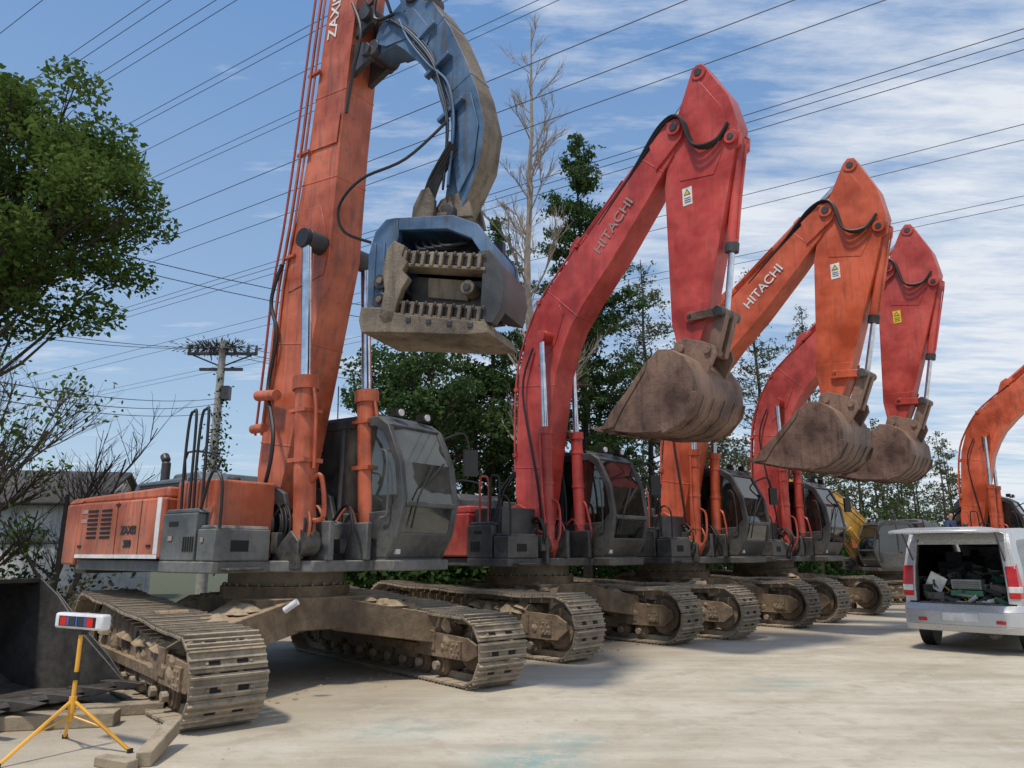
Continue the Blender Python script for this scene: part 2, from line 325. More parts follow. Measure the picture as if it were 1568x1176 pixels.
def make_cab(parent,pm,gm):
    c=MB(); O=[(-.38,1.42),(1.32,1.42),(1.50,1.72),(1.58,2.1),(1.50,2.6),(1.27,3.08),(1.08,3.2),(-.2,3.22),(-.38,3.05)]
    I=[(-.24,1.98),(.95,1.98),(1.33,2.0),(1.47,2.15),(1.40,2.58),(1.19,2.97),(1.04,3.07),(-.12,3.09),(-.24,2.95)]
    for y0,y1 in ((.42,.48),(1.40,1.46)):
        c.ring(O,I,y0,y1,pm); c.box((.42,(y0+y1)/2,2.53),(.07,.062,1.1),pm)
    c.prism([(1.25,1.42),(1.32,1.42),(1.50,1.72),(1.43,1.74)],.48,1.40,pm)
    c.prism([(-.38,1.42),(-.32,1.42),(-.32,2.2),(-.38,2.2)],.48,1.40,pm)
    c.prism([(-.38,2.95),(-.31,2.95),(-.15,3.16),(-.2,3.22),(-.38,3.05)],.48,1.40,pm)
    c.prism([(-.2,3.225),(1.08,3.205),(1.27,3.085),(1.2,3.0),(1.05,3.13),(-.15,3.15)],.48,1.40,pm)
    c.prism([(-.1,3.20),(1.0,3.19),(.9,3.27),(-.05,3.28)],.55,1.33,pm)
    c.prism([(-.35,1.36),(1.3,1.36),(1.3,1.46),(-.35,1.46)],.43,1.45,gm)
    c.prism([(1.52,2.04),(1.59,2.04),(1.59,2.11),(1.52,2.11)],.48,1.40,pm)
    for y in (.49,1.39): c.tube([(1.46,y,1.72),(1.545,y,2.1),(1.465,y,2.6),(1.24,y,3.06)],.035,pm,n=6)
    c.build('cab_shell',parent,.02,seg=3)
    g=MB(); gg='cab_glass_dusty' if gm=='grey_panel' else 'cab_glass_clear'
    for y in (.45,1.43): g.prism(I,y-.003,y+.003,gg)
    F=[(1.475,1.73),(1.555,2.1),(1.475,2.6),(1.25,3.05)]
    for a,b in zip(F[:-1],F[1:]):
        g.add([(a[0],.48,a[1]),(a[0],1.40,a[1]),(b[0],1.40,b[1]),(b[0],.48,b[1])],[(0,1,2,3)],gg)
    g.add([(-.36,.48,2.2),(-.36,1.40,2.2),(-.36,1.40,2.95),(-.36,.48,2.95)],[(0,1,2,3)],gg)
    g.build('cab_windows',parent)
    s=MB()
    s.box((.35,.95,1.85),(.55,.5,.16),'seat_fabric'); s.box((.08,.95,2.25),(.14,.48,.75),'seat_fabric',Matrix.Rotation(R(-10),3,'Y')); s.box((.02,.95,2.72),(.1,.28,.2),'seat_fabric')
    s.box((.35,.95,1.62),(.4,.4,.3),'dark_panel')
    for y in (.62,1.28):
        s.box((.45,y,1.85),(.55,.14,.3),'dark_panel'); s.tube([(.68,y,1.98),(.72,y,2.2)],.015,'rubber'); s.cyl((.72,y,2.18),(.73,y,2.28),.03,'rubber')
    for y in (.85,1.05): s.tube([(1.1,y,1.5),(1.02,y,2.1)],.014,'rubber')
    s.box((1.22,.6,2.12),(.05,.22,.16),'dark_panel'); s.box((-.3,.95,2.45),(.03,.5,.6),'seat_fabric')
    s.build('cab_interior',parent,.02)
    d=MB()
    d.tube([(1.53,.62,1.78),(1.60,.66,2.15),(1.52,1.0,2.58)],.012,'rubber'); d.tube([(1.57,.8,2.3),(1.53,1.2,2.62)],.014,'rubber')
    d.tube([(1.25,.36,1.9),(1.37,.36,2.0),(1.33,.36,2.65),(1.2,.38,2.75)],.014,gm,smooth=4)
    d.tube([(1.3,1.46,3.0),(1.5,1.64,3.08),(1.56,1.70,2.8)],.016,'rubber',smooth=4); d.box((1.56,1.72,2.68),(.05,.2,.36),'rubber',Matrix.Rotation(R(-25),3,'Z'))
    d.tube([(1.3,1.52,1.6),(1.42,1.54,1.9),(1.35,1.54,2.7)],.016,'rubber',smooth=4)
    for y in (.70,1.2): d.box((1.15,y,3.27),(.12,.16,.1),'rubber'); d.cyl((1.2,y,3.27),(1.23,y,3.27),.045,'white_plastic')
    d.box((.34,1.468,2.0),(.1,.02,.04),'rubber'); d.box((.5,.414,2.0),(.02,.01,1.0),'rubber')
    d.box((1.36,.55,1.5),(.06,.08,.06),'white_plastic')
    d.tube([(.1,.6,3.25),(.08,.6,3.75)],.008,'rubber')
    d.build('cab_fittings',parent)
def make_upper(parent,pm,gm,hm,big,rng):
    tx=-.36 if big else .02; x1=.70 if big else .95; xs=.32 if big else .58; yi=-.80
    d=MB()
    d.prism_xy([(-2.55,-1.42),(x1-.02,-1.42),(x1-.02,yi),(.9,-.62),(1.1,-.5),(1.1,.40),(1.45,.42),(1.45,1.42),(-2.55,1.42)],1.27,1.40,gm if big else 'dark_panel')
    d.bx(-1.9,1.15,-.33,-.25,1.4,1.85,gm); d.bx(-1.9,1.15,.25,.33,1.4,1.85,gm)
    for y in (-.36,.36):
        d.prism([(-.7,1.4),(.9,1.4),(.98,1.62),(.85,1.75),(.45,1.9),(.35,2.2),(.1,2.32),(-.12,2.25),(-.3,1.9)],y-.035,y+.035,pm if not big else 'dark_panel')
    for y in (-.62,.60): d.prism([(.45,1.3),(1.0,1.3),(1.0,1.62),(.85,1.74),(.68,1.6)],y-.03,y+.03,'dark_panel')
    d.build('swing_deck',parent,.015)
    cw=MB(); arc=[(-2.5,-1.47)]+[(-2.75-.78*math.cos(R(a)),-1.47*math.sin(R(a))) for a in (78,66,52,36,18,0,-18,-36,-52,-66,-78)]+[(-2.5,1.47)]
    top=[(x*.985+(.02 if x<-2.6 else 0),y*.96) for x,y in arc]
    cw.prism_xy(arc,1.33,2.12,pm); cw.prism_xy(arc,2.121,2.2,pm,top); cw.prism_xy([(x*.96-.05,y*.9) for x,y in arc],1.22,1.329,'dark_panel')
    cw.build('counterweight',parent,.03,seg=3)
    h=MB()
    h.bx(-2.48,tx-.02,-1.48,-.75,1.42,2.12,pm); h.prism([(-2.48,2.12),(tx-.02,2.12),(tx-.06,2.25),(-2.44,2.2)],-1.44,-.75,pm)
    h.bx(-2.48,-.45,.72,1.48,1.42,2.15,pm)
    h.bx(-2.46,-.9,-.75,.72,1.42,2.2,hm)
    h.prism([(-2.45,2.2),(-.95,2.2),(-1.05,2.45),(-2.3,2.42)],-.85,.85,hm)
    h.prism([(-2.0,2.42),(-1.2,2.43),(-1.3,2.56),(-1.9,2.55)],-.55,.55,hm)
    h.cyl((-1.95,-.65,2.3),(-1.95,-.65,2.72),.06,'dark_panel'); h.cyl((-1.95,-.65,2.72),(-2.03,-.65,2.82),.06,'dark_panel')
    h.bx(tx,xs+.1,-1.36,-.56,1.42,2.3 if big else 2.2,pm if big else gm)
    h.cyl((.2,-1.0,2.18),(.2,-1.0,2.36),.08,'dark_panel')
    h.build('engine_housing',parent,.03,seg=3)
    g=MB()
    g.bx(tx,xs,-1.5,-1.37,1.40,1.92,gm); g.bx(xs-.1,xs+.04,-1.37,yi,1.42,1.92,gm)
    g.bx(xs+.05,x1,-1.5,yi,1.40,1.74,gm)
    g.prism([(tx,1.92),(xs+.04,1.92),(xs,1.97),(tx+.04,1.97)],-1.48,yi,gm)
    g.prism([(xs+.05,1.74),(x1-.01,1.74),(x1-.05,1.78),(xs+.09,1.78)],-1.48,yi,gm)
    g.bx(tx,x1,-1.505,-1.42,1.27,1.395,'dark_panel' if not big else gm)
    g.bx(x1+.002,x1+.14,-1.40,-.95,1.30,1.33,'dark_panel')
    g.build('tool_box',parent,.025,seg=3)
    k=MB()
    for i in range(7):
        k.bx(-2.2,-1.95,-1.487,-1.475,1.66+i*.055,1.69+i*.055,'black_hole'); k.bx(-1.85,-1.6,-1.487,-1.475,1.66+i*.055,1.69+i*.055,'black_hole')
    for i in range(5): k.bx(.1+i*.045,.125+i*.045,-1.507,-1.495,1.5,1.66,'black_hole')
    k.bx(tx+.15,tx+.33,-1.506,-1.496,1.78,1.83,'black_hole'); k.bx(-1.46,-1.452,-1.484,-1.478,1.44,2.1,'black_hole'); k.bx(-.9,-.892,-1.484,-1.478,1.44,2.1,'black_hole')
    for i in range(4): k.bx(-2.2,-1.2,-.86,-.848,2.24+i*.04,2.26+i*.04,'black_hole')
    k.bx(x1-.001,x1+.006,-1.3,-1.08,1.50,1.62,'black_hole')
    for x,z in ((-2.4,1.55),(-1.5,2.05),(-.7,1.55)): k.bx(x,x+.09,-1.492,-1.479,z,z+.03,'rubber')
    if big: k.bx(-.54,-.45,-1.488,-1.478,1.47,2.12,'white_decal'); k.bx(-2.45,-.45,-1.489,-1.479,1.42,1.465,'white_decal')
    k.build('panel_details',parent)
    r=MB()
    for x in (tx+.2,tx+.45):
        r.tube([(x,-1.40,1.75),(x,-1.42,2.4),(x+.02,-1.42,3.0),(x+.10,-1.42,3.10),(x+.16,-1.42,3.0),(x+.18,-1.42,1.95)] if big else [(x,-1.40,1.75),(x,-1.42,2.6),(x+.1,-1.42,2.7),(x+.2,-1.42,2.6),(x+.2,-1.42,1.95)],.017,'rubber' if (big or x>.3) else pm,smooth=4)
    r.tube([(x1,-1.45,1.75),(x1,-1.47,2.25),(x1-.2,-1.47,2.35),(xs,-1.46,1.95)],.017,'rubber',smooth=4)
    r.tube([(-.3,-.9,2.5),(-.3,-.9,2.65),(-1.0,-.9,2.75),(-1.0,-.9,2.4)],.015,'rubber',smooth=3)
    r.build('handrails',parent)
    c=MB()
    for i in range(18):
        c.box((rng.uniform(-.8,.9),rng.uniform(-.7,.42),rng.uniform(1.45,1.8)),(rng.uniform(.08,.25),rng.uniform(.06,.2),rng.uniform(.1,.3)),'dark_panel')
    for i in range(22):
        y=rng.uniform(-.72,.45); x=rng.uniform(.2,.95)
        c.tube([(x,y,1.42),(x+.15,y-.02,1.8),(x-.1,y+.05,2.05),(x-.4,y,1.65)],.02,'rubber' if i%5 else pm,smooth=5)
    for y in (-.45,.45): c.cyl((.85,y-.12,1.6),(.85,y+.12,1.6),.11,'dark_panel')
    c.build('valve_and_hose_cluster',parent,.01)
def bucket_mesh(b,P,hw,mat):
    out=[(2.2,3.36),(2.75,3.24),(3.2,3.2),(3.5,3.25),(3.75,3.43),(3.88,3.7),(3.87,4.0),(3.72,4.25),(3.5,4.40),(3.28,4.44)]
    inn=[(2.24,3.40),(2.76,3.28),(3.19,3.24),(3.47,3.29),(3.71,3.46),(3.83,3.71),(3.82,3.98),(3.69,4.21),(3.48,4.35),(3.28,4.39)]
    o=[P(p) for p in out]; i=[P(p) for p in inn]; n=len(o)
    vs=[(p[0],-hw,p[1]) for p in o]+[(p[0],hw,p[1]) for p in o]+[(p[0],-hw,p[1]) for p in i]+[(p[0],hw,p[1]) for p in i]
    fs=[]
    for k in range(n-1):
        fs+=[(k,k+n,k+n+1,k+1),(2*n+k,2*n+k+1,3*n+k+1,3*n+k)]
        fs+=[(k,k+1,2*n+k+1,2*n+k),(n+k,3*n+k,3*n+k+1,n+k+1)]
    fs+=[(0,2*n,3*n,n),(n-1,2*n-1,4*n-1,3*n-1)]
    b.add(vs,fs,mat)
    side=[P(p) for p in out]+[P((3.05,4.25)),P((2.72,3.85)),P((2.45,3.6))]
    for y in (-hw-.012,hw-.012): b.prism(side,y,y+.026,mat)
    for yy in (-hw-.03,hw+.016):
        b.prism([P((2.2,3.34)),P((2.45,3.36)),P((2.62,3.62)),P((3.05,4.15)),P((3.1,4.3)),P((2.72,3.9)),P((2.42,3.62))],yy,yy+.016,mat)
        b.prism([P((3.3,3.17)),P((3.6,3.26)),P((3.85,3.5)),P((3.91,3.7)),P((3.82,3.72)),P((3.7,3.5)),P((3.5,3.34)),P((3.3,3.28))],yy,yy+.016,mat)
    for k in range(5):
        y=-hw+.08+k*(2*hw-.16)/4
        b.prism([P((2.4,3.28)),P((2.38,3.40)),P((2.15,3.41)),P((1.95,3.40)),P((2.12,3.33))],y-.05,y+.05,mat)
    for k in range(4):
        y=-hw+.25+k*(2*hw-.5)/3
        for a,c in zip(out[1:5],out[2:6]):
            a=P(a); c=P(c); dx,dz=c[0]-a[0],c[1]-a[1]; L=math.hypot(dx,dz); nx,nz=dz/L*.014,-dx/L*.014
            b.prism([(a[0]+nx,a[1]+nz),(c[0]+nx,c[1]+nz),(c[0]-nx*.5,c[1]-nz*.5),(a[0]-nx*.5,a[1]-nz*.5)],y-.025,y+.025,mat)
    for y in (-.27,.27):
        b.prism([P((3.25,4.38)),P((3.33,4.62)),P((3.48,4.66)),P((3.8,4.55)),P((3.98,4.45)),P((4.0,4.32)),P((3.82,4.0)),P((3.6,4.3))],y-.03,y+.03,mat)
    for q in ((3.44,4.5),(3.88,4.4)):
        q=P(q); b.cyl((q[0],-.34,q[1]),(q[0],.34,q[1]),.06,mat)
def make_front(parent,pm,al,be,ga,armdec,scr):
    foot=(.2,2.05); tip0=(3.5,8.23)
    Bm=lambda p: rot2(p,foot,al)
    tip=Bm(tip0)
    def A(p): return rot2(Bm(p),tip,be)
    E=A((3.45,4.5))
    def K(p): return rot2(A(p),E,ga)
    b=MB()
    st=[(.2,2.0,.20,.25),(.22,2.5,.31,.25),(.33,3.6,.38,.25),(.45,4.6,.44,.25),(.62,5.15,.47,.25),(.86,5.6,.47,.25),(1.25,6.02,.44,.25),(1.9,6.6,.39,.24),(2.7,7.4,.31,.22),(3.3,8.02,.23,.20)]
    st=[(*Bm(s[:2]),s[2],s[3]) for s in st]
    b.loft(st,pm); b.seams(st,(1.4,2.8,5.5,8.55),pm)
    for y in (-.262,.252):
        b.prism([Bm(p) for p in ((.5,4.75),(.9,5.1),(1.1,5.6),(1.0,5.8),(.7,5.65),(.4,5.2))],y,y+.01,pm)
    for y in (-.19,.19):
        b.prism([Bm(p) for p in ((3.1,7.62),(3.6,8.02),(3.68,8.22),(3.6,8.4),(3.42,8.44),(3.0,8.1))],y-.05,y+.05,pm)
    for q,w,r in (((.2,2.05),.42,.15),(tip0,.29,.13),((.73,5.22),.42,.12)):
        q=Bm(q); b.cyl((q[0],-w,q[1]),(q[0],w,q[1]),r,pm,n=24); b.cyl((q[0],-w-.02,q[1]),(q[0],w+.02,q[1]),r*.55,'dark_panel',n=20)
    for y in (-.12,.12): b.prism([Bm(p) for p in ((1.0,6.2),(1.5,6.65),(1.5,6.95),(1.35,7.02),(1.2,6.9))],y-.03,y+.03,pm)
    b.build('boom',parent,.02)
    a=MB()
    arm=[(3.80,9.10),(3.9,9.22),(4.02,9.2),(4.42,8.45),(4.55,7.9),(4.42,7.3),(3.80,4.9),(3.62,4.42),(3.45,4.34),(3.32,4.45),(3.22,5.0),(3.22,7.3),(3.36,8.1),(3.5,8.42)]
    a.prism([A(p) for p in arm],-.17,.17,pm)
    for y in (-.18,.17): a.prism([A(p) for p in ((3.5,8.35),(3.9,9.0),(4.3,8.3),(4.4,7.8),(4.1,7.2),(3.5,7.3),(3.4,8.0))],y,y+.01,pm)
    for y in (-.186,.174): a.prism([A(p) for p in ((3.24,5.2),(3.9,5.2),(3.8,4.85),(3.62,4.42),(3.45,4.36),(3.34,4.46),(3.24,5.0))],y,y+.012,pm)
    for q,w,r in (((3.95,9.06),.2,.13),((3.44,4.5),.23,.13),((3.58,4.98),.25,.09),((4.43,7.7),.22,.11)):
        q=A(q); a.cyl((q[0],-w,q[1]),(q[0],w,q[1]),r,pm,n=20); a.cyl((q[0],-w-.015,q[1]),(q[0],w+.015,q[1]),r*.5,'dark_panel',n=16)
    for y in (-.13,.13): a.prism([A(p) for p in ((4.3,7.4),(4.56,7.55),(4.58,7.75),(4.45,7.85),(4.3,7.9))],y-.03,y+.03,pm)
    a.build('arm',parent,.018)
    k=MB(); bucket_mesh(k,K,.70,'bucket_steel'); k.build('bucket',parent,.006)
    c=MB()
    top=Bm((.73,5.22)); base=(.85,1.6); tv=Vector((top[0]-base[0],0,top[1]-base[1])); L=tv.length; tv.normalize()
    for y in (-.42,.42):
        B0=Vector((base[0],y,base[1])); T0=Vector((top[0],y,top[1])); m=B0+tv*L*.52
        c.cyl(B0+tv*.08,m,.105,pm,n=20); c.cyl(m-tv*.02,m+tv*.10,.128,pm,n=20); c.cyl(m,T0,.052,'chrome',n=16); c.cyl(T0-Vector((0,.07,0)),T0+Vector((0,.07,0)),.11,pm,n=20); c.cyl(B0-Vector((0,.08,0)),B0+Vector((0,.08,0)),.13,pm,n=20)
        s_=-1 if y<0 else 1
        c.tube([m+Vector((-.02,s_*.12,-.03)),B0+tv*.9+Vector((.0,s_*.14,0)),B0+tv*.35+Vector((.05,s_*.14,0))],.02,pm)
        c.tube([B0+tv*.75+Vector((.1,0,0)),B0+tv*.75+Vector((.2,s_*-.05,-.1)),B0+tv*.2+Vector((.24,0,0)),B0+Vector((.12,0,.0))],.022,pm,smooth=4)
        for q in (.35,1.0,1.6): c.cyl(B0+tv*q,B0+tv*(q+.05),.118,pm,n=20)
    p0=Bm((1.38,6.88)); p0=Vector((p0[0],0,p0[1])); t=A((3.95,9.06)); t=Vector((t[0],0,t[1])); d=(t-p0); L=d.length; d.normalize()
    c.cyl(p0,p0+d*L*.60,.105,pm,n=20); c.cyl(p0+d*L*.57,p0+d*L*.62,.125,pm,n=20); c.cyl(p0+d*L*.6,t,.055,'chrome',n=14)
    c.tube([p0+d*.2+Vector((0,-.13,.03)),p0+d*1.3+Vector((0,-.14,.03))],.018,pm)
    q0=A((4.43,7.7)); q1=A((4.07,4.97)); q0=Vector((q0[0]+.06,0,q0[1])); q1=Vector((q1[0],0,q1[1])); d=q1-q0; L=d.length; d.normalize()
    c.cyl(q0,q0+d*L*.62,.09,pm,n=20); c.cyl(q0+d*L*.60,q0+d*L*.65,.105,'dark_panel' if scr else pm,n=20); c.cyl(q0+d*L*.6,q1,.048,'chrome',n=14)
    c.tube([q0+Vector((.1,0,-.1)),q0+d*L*.3+Vector((.12,-.05,0)),q0+d*L*.58+Vector((.1,-.04,0))],.016,pm)
    c.build('hydraulic_cylinders',parent)
    l=MB(); bp=K((3.88,4.4)); ap=A((3.58,4.98)); lp=(q1.x,q1.z)
    def bar(p,q,y,w,t_,mat):
        dx,dz=q[0]-p[0],q[1]-p[1]; L=math.hypot(dx,dz); nx,nz=-dz/L*w,dx/L*w; ex,ez=dx/L*w,dz/L*w
        l.prism([(p[0]+nx-ex*.5,p[1]+nz-ez*.5),(p[0]-nx-ex*.5,p[1]-nz-ez*.5),(q[0]-nx+ex*.5,q[1]-nz+ez*.5),(q[0]+nx+ex*.5,q[1]+nz+ez*.5)],y-t_,y+t_,mat)
    for y in (-.24,.24): bar(ap,lp,y,.07,.025,'bucket_steel' if scr==1 else pm)
    for y in (-.12,.12): bar(lp,bp,y,.09,.06,'bucket_steel')
    l.cyl((lp[0],-.30,lp[1]),(lp[0],.30,lp[1]),.08,'dark_panel'); l.build('bucket_linkage',parent,.01)
    h=MB()
    T=lambda p,y: (Bm(p)[0],y,Bm(p)[1])
    TA=lambda p,y: (A(p)[0],y,A(p)[1])
    for i,y in enumerate((-.1,-.16,-.22)):
        h.tube([T((1.9,7.05),y),T((2.6,7.75),y),T((3.2,8.35),y-.05),TA((3.62,8.35),y-.12),TA((3.85,7.75),y-.14),TA((4.2,7.7),y-.06),TA((4.4,7.95),y)],.022,'rubber',smooth=6)
    for i,y in enumerate((-.3,-.2,.2,.3)):
        pts=[T((-.10,2.9),y*.8),T((-.11,3.9),y*.8),T((-.03,4.8),y*.8),T((.20,5.42),y*.8),T((.53,5.98),y*.8),T((.98,6.42),y*.8),T((1.6,6.97),y*.8)]
        h.tube(pts,.02,pm,smooth=3); h.tube([T((-.12,2.9),y*.8),(-.45,y,2.5),(-.5,y,1.8)],.024,'rubber',smooth=4)
    for q in ((-.08,3.2),(-.05,4.4),(.52,5.95),(1.4,6.8)):
        q=Bm(q); h.box((q[0],0,q[1]),(.09,.56,.07),pm)
    for y in (-.3,.3):
        h.tube([T((.4,5.1),y),T((.2,4.3),y*1.2),(.55,y*1.2,2.6),(.6,y,1.7)],.02,'rubber',smooth=5)
    h.build('hydraulic_hoses',parent)
    p=Bm((2.35,7.05)); q=Bm((3.0,7.7)); dv=Vector((q[0]-p[0],0,q[1]-p[1])); up=Vector((-dv.z,0,dv.x))
    pp=Bm((2.22,6.92)); text('boom_lettering','HITACHI',.27,'faded_decal' if scr!=2 else 'white_decal',parent,(pp[0],-.2475,pp[1]),dv,up,.003)
    lb=MB(); z=A((3.62,7.0)); lb.box((z[0],-.173,z[1]),(.17,.006,.30),armdec); lb.build('warning_label',parent)
    tr=MB(); tr.prism([(z[0]-.06,z[1]+.02),(z[0]+.06,z[1]+.02),(z[0],z[1]+.13)],-.1785,-.1775,'black_decal'); tr.prism([(z[0]-.04,z[1]+.032),(z[0]+.04,z[1]+.032),(z[0],z[1]+.105)],-.1805,-.1795,'yellow_decal')
    for i in range(3): tr.box((z[0],-.178,z[1]-.03-i*.035),(.11,.002,.012),'black_decal')
    tr.build('warning_symbol',parent)
def excavator(loc,phi,tphi,pm,gm,hm,al,be,ga,seed,sc=1,W=.66,gauge=2.72,armdec='white_decal',scr=1,front=True,name='excavator',r=.46,rf=.42,half=1.98):
    rng=random.Random(seed); root=empty(name,(loc[0],loc[1],0),R(phi),sc)
    und=empty('undercarriage',(0,0,0),R(tphi-phi),1,root); make_undercarriage(und,rng,W,gauge,r,rf,half)
    make_upper(root,pm,gm,hm,not front,rng); make_cab(root,'cab_grey' if not front else 'dark_panel',gm)
    if front: make_front(root,pm,R(al),R(be),R(ga),armdec,scr)
    return root
excavator((.3,13.4),-44,-44,'paint_red','dark_panel','dark_panel',0,0,0,2,scr=1)
excavator((3.4,16.15),-44,-44,'paint_orange','dark_panel','dark_panel',-4.5,.5,0,3,scr=2)
excavator((6.4,19.25),-44,-44,'paint_coral','dark_panel','dark_panel',-2.3,-1.0,4,4,armdec='yellow_decal',scr=3)
excavator((14.7,24.3),-44,-44,'paint_orange','dark_panel','dark_panel',-4,6,0,5)
excavator((11.6,23.6),192,192,'paint_yellow','dark_panel','dark_panel',-42,20,10,6,sc=.74)
# ---------------------------------------------------------------- pile-driving machine in front
e1=excavator((-2.84,9.62),-36,-50,'paint_faded_orange','grey_panel','hood_blue_grey',0,0,0,1,sc=1.0,W=.68,gauge=3.05,front=False,r=.46,rf=.36,half=2.08)
def big_front(parent):
    pm='paint_faded_orange'; b=MB()
    st=[(-.2,2.05,.2,.25),(-.13,2.5,.28,.26),(-.02,3.2,.33,.26),(.12,4.0,.37,.26),(.25,4.8,.41,.26),(.35,5.35,.43,.26),(.42,5.9,.38,.26),(.52,6.9,.33,.25),(.64,8.2,.31,.25),(.78,9.6,.31,.25),(.95,11.2,.29,.24),(1.1,12.2,.2,.24)]
    b.loft(st,pm); b.seams(st,(1.5,3.2,6.5,7.6),pm)
    for y in (-.272,.262):
        b.prism([(-.02,4.9),(.68,5.0),(.76,5.35),(.56,6.0),(.22,6.05),(-.0,5.5)],y,y+.012,pm)
        b.prism([(.26,6.9),(.80,6.86),(.84,7.3),(.30,7.33)],y,y+.010,pm)
    for q,w,r in (((-.2,2.05),.42,.16),((.62,5.42),.52,.14)):
        b.cyl((q[0],-w,q[1]),(q[0],w,q[1]),r,'dark_panel' if r<.15 else pm,n=24)
    b.cyl((1.08,-.3,12.05),(1.08,.3,12.05),.2,pm,n=24)
    for z in (8.0,8.55): 
        for y in (-.16,.16): b.prism([(.9,z-.15),(1.3,z-.02),(1.34,z+.12),(1.22,z+.25),(.9,z+.35)],y-.04,y+.04,'dark_panel')
    b.cyl((1.24,-.26,8.1),(1.24,.26,8.1),.09,'dark_panel'); b.cyl((1.22,-.28,8.68),(1.22,.28,8.68),.12,'dark_panel')
    b.build('boom',parent,.022)
    a=MB(); a.loft([(1.0,12.2,.25,.2),(1.5,11.2,.36,.2),(1.8,10.0,.32,.2),(1.98,9.2,.26,.19),(2.08,8.62,.18,.17)],pm)
    a.cyl((2.08,-.24,8.6),(2.08,.24,8.6),.15,'dark_panel'); a.build('arm',parent,.02)
    c=MB(); top=Vector((.62,0,5.42)); base=Vector((.92,0,1.6))
    d=(top-base); L=d.length; d.normalize()
    for y in (-.50,.50):
        o=Vector((0,y,0)); m=base+o+d*L*.50
        c.cyl(base+o,m,.13,pm,n=22); c.cyl(m-d*.1,m+d*.06,.16,pm,n=22); c.cyl(m,top+o,.065,'chrome',n=18)
        c.cyl(top+o-Vector((0,.09,0)),top+o+Vector((0,.09,0)),.125,'rubber',n=20); c.cyl(base+o-Vector((0,.11,0)),base+o+Vector((0,.11,0)),.16,'dark_panel',n=20)
        c.tube([m+Vector((.14,0,-.06)),m+Vector((.21,0,-.3)),base+o+d*1.2+Vector((.18,0,0)),base+o+d*.85+Vector((.16,0,0))],.022,pm,smooth=4)
        c.tube([base+o+d*.7+Vector((.13,0,0)),base+o+d*.75+Vector((.32,-.02,0)),base+o+d*.3+Vector((.34,0,0)),base+o+d*.25+Vector((.1,0,0))],.028,pm,smooth=4)
        c.box(base+o+d*.95,(.30,.28,.05),pm); c.box(base+o+d*1.55,(.29,.27,.04),pm)
    c.build('boom_cylinders',parent)
    g=MB(); bl='paint_blue'
    gs=[(1.3,8.08,.10,.12),(1.5,8.20,.22,.17),(1.85,8.28,.33,.20),(2.18,8.05,.34,.20),(2.46,7.65,.29,.19),(2.72,7.17,.24,.17),(2.92,6.7,.22,.17),(3.01,6.25,.24,.17),(2.96,5.85,.22,.17),(2.83,5.55,.18,.15),(2.74,5.32,.13,.14)]
    g.loft(gs,bl,outer='claw_steel'); g.seams(gs,(3.6,5.5),bl)
    for y in (-.212,.202):
        g.prism([(1.45,8.1),(1.75,8.46),(2.1,8.34),(2.42,7.87),(2.34,7.7),(2.0,7.95),(1.6,8.0)],y,y+.012,bl)
    for y in (-.192,.182):
        g.prism([(2.85,6.8),(3.05,6.75),(3.17,6.3),(3.1,5.8),(2.88,5.5),(2.80,5.9),(2.84,6.3)],y,y+.012,bl)
    g.cyl((1.35,-.22,8.1),(1.35,.22,8.1),.11,'dark_panel'); g.cyl((2.74,-.24,5.3),(2.74,.24,5.3),.11,'dark_panel')
    for i in range(6):
        y=-.225-.025*(i%3); o=.06*i
        g.tube([(1.6+o,y,8.38-o*.5),(2.0+o*.3,y,8.1-o*.9),(2.45,y,7.5-o*.6),(2.58+o*.6,y,6.95),(2.72+o*.5,y,6.4),(2.68+o*.4,y,5.6)],.017,bl if i%2 else 'rubber',smooth=5)
    for q in ((2.3,7.85),(2.55,7.3),(2.78,6.6)): g.box((q[0],-.22,q[1]),(.42,.08,.05),bl,Matrix.Rotation(R(-25),3,'Y'))
    g.build('gooseneck_arm',parent,.018)
    return parent
big_front(e1)
hd=empty('pile_gripper_head',(2.60,-.0,4.52),R(16),.97,e1)
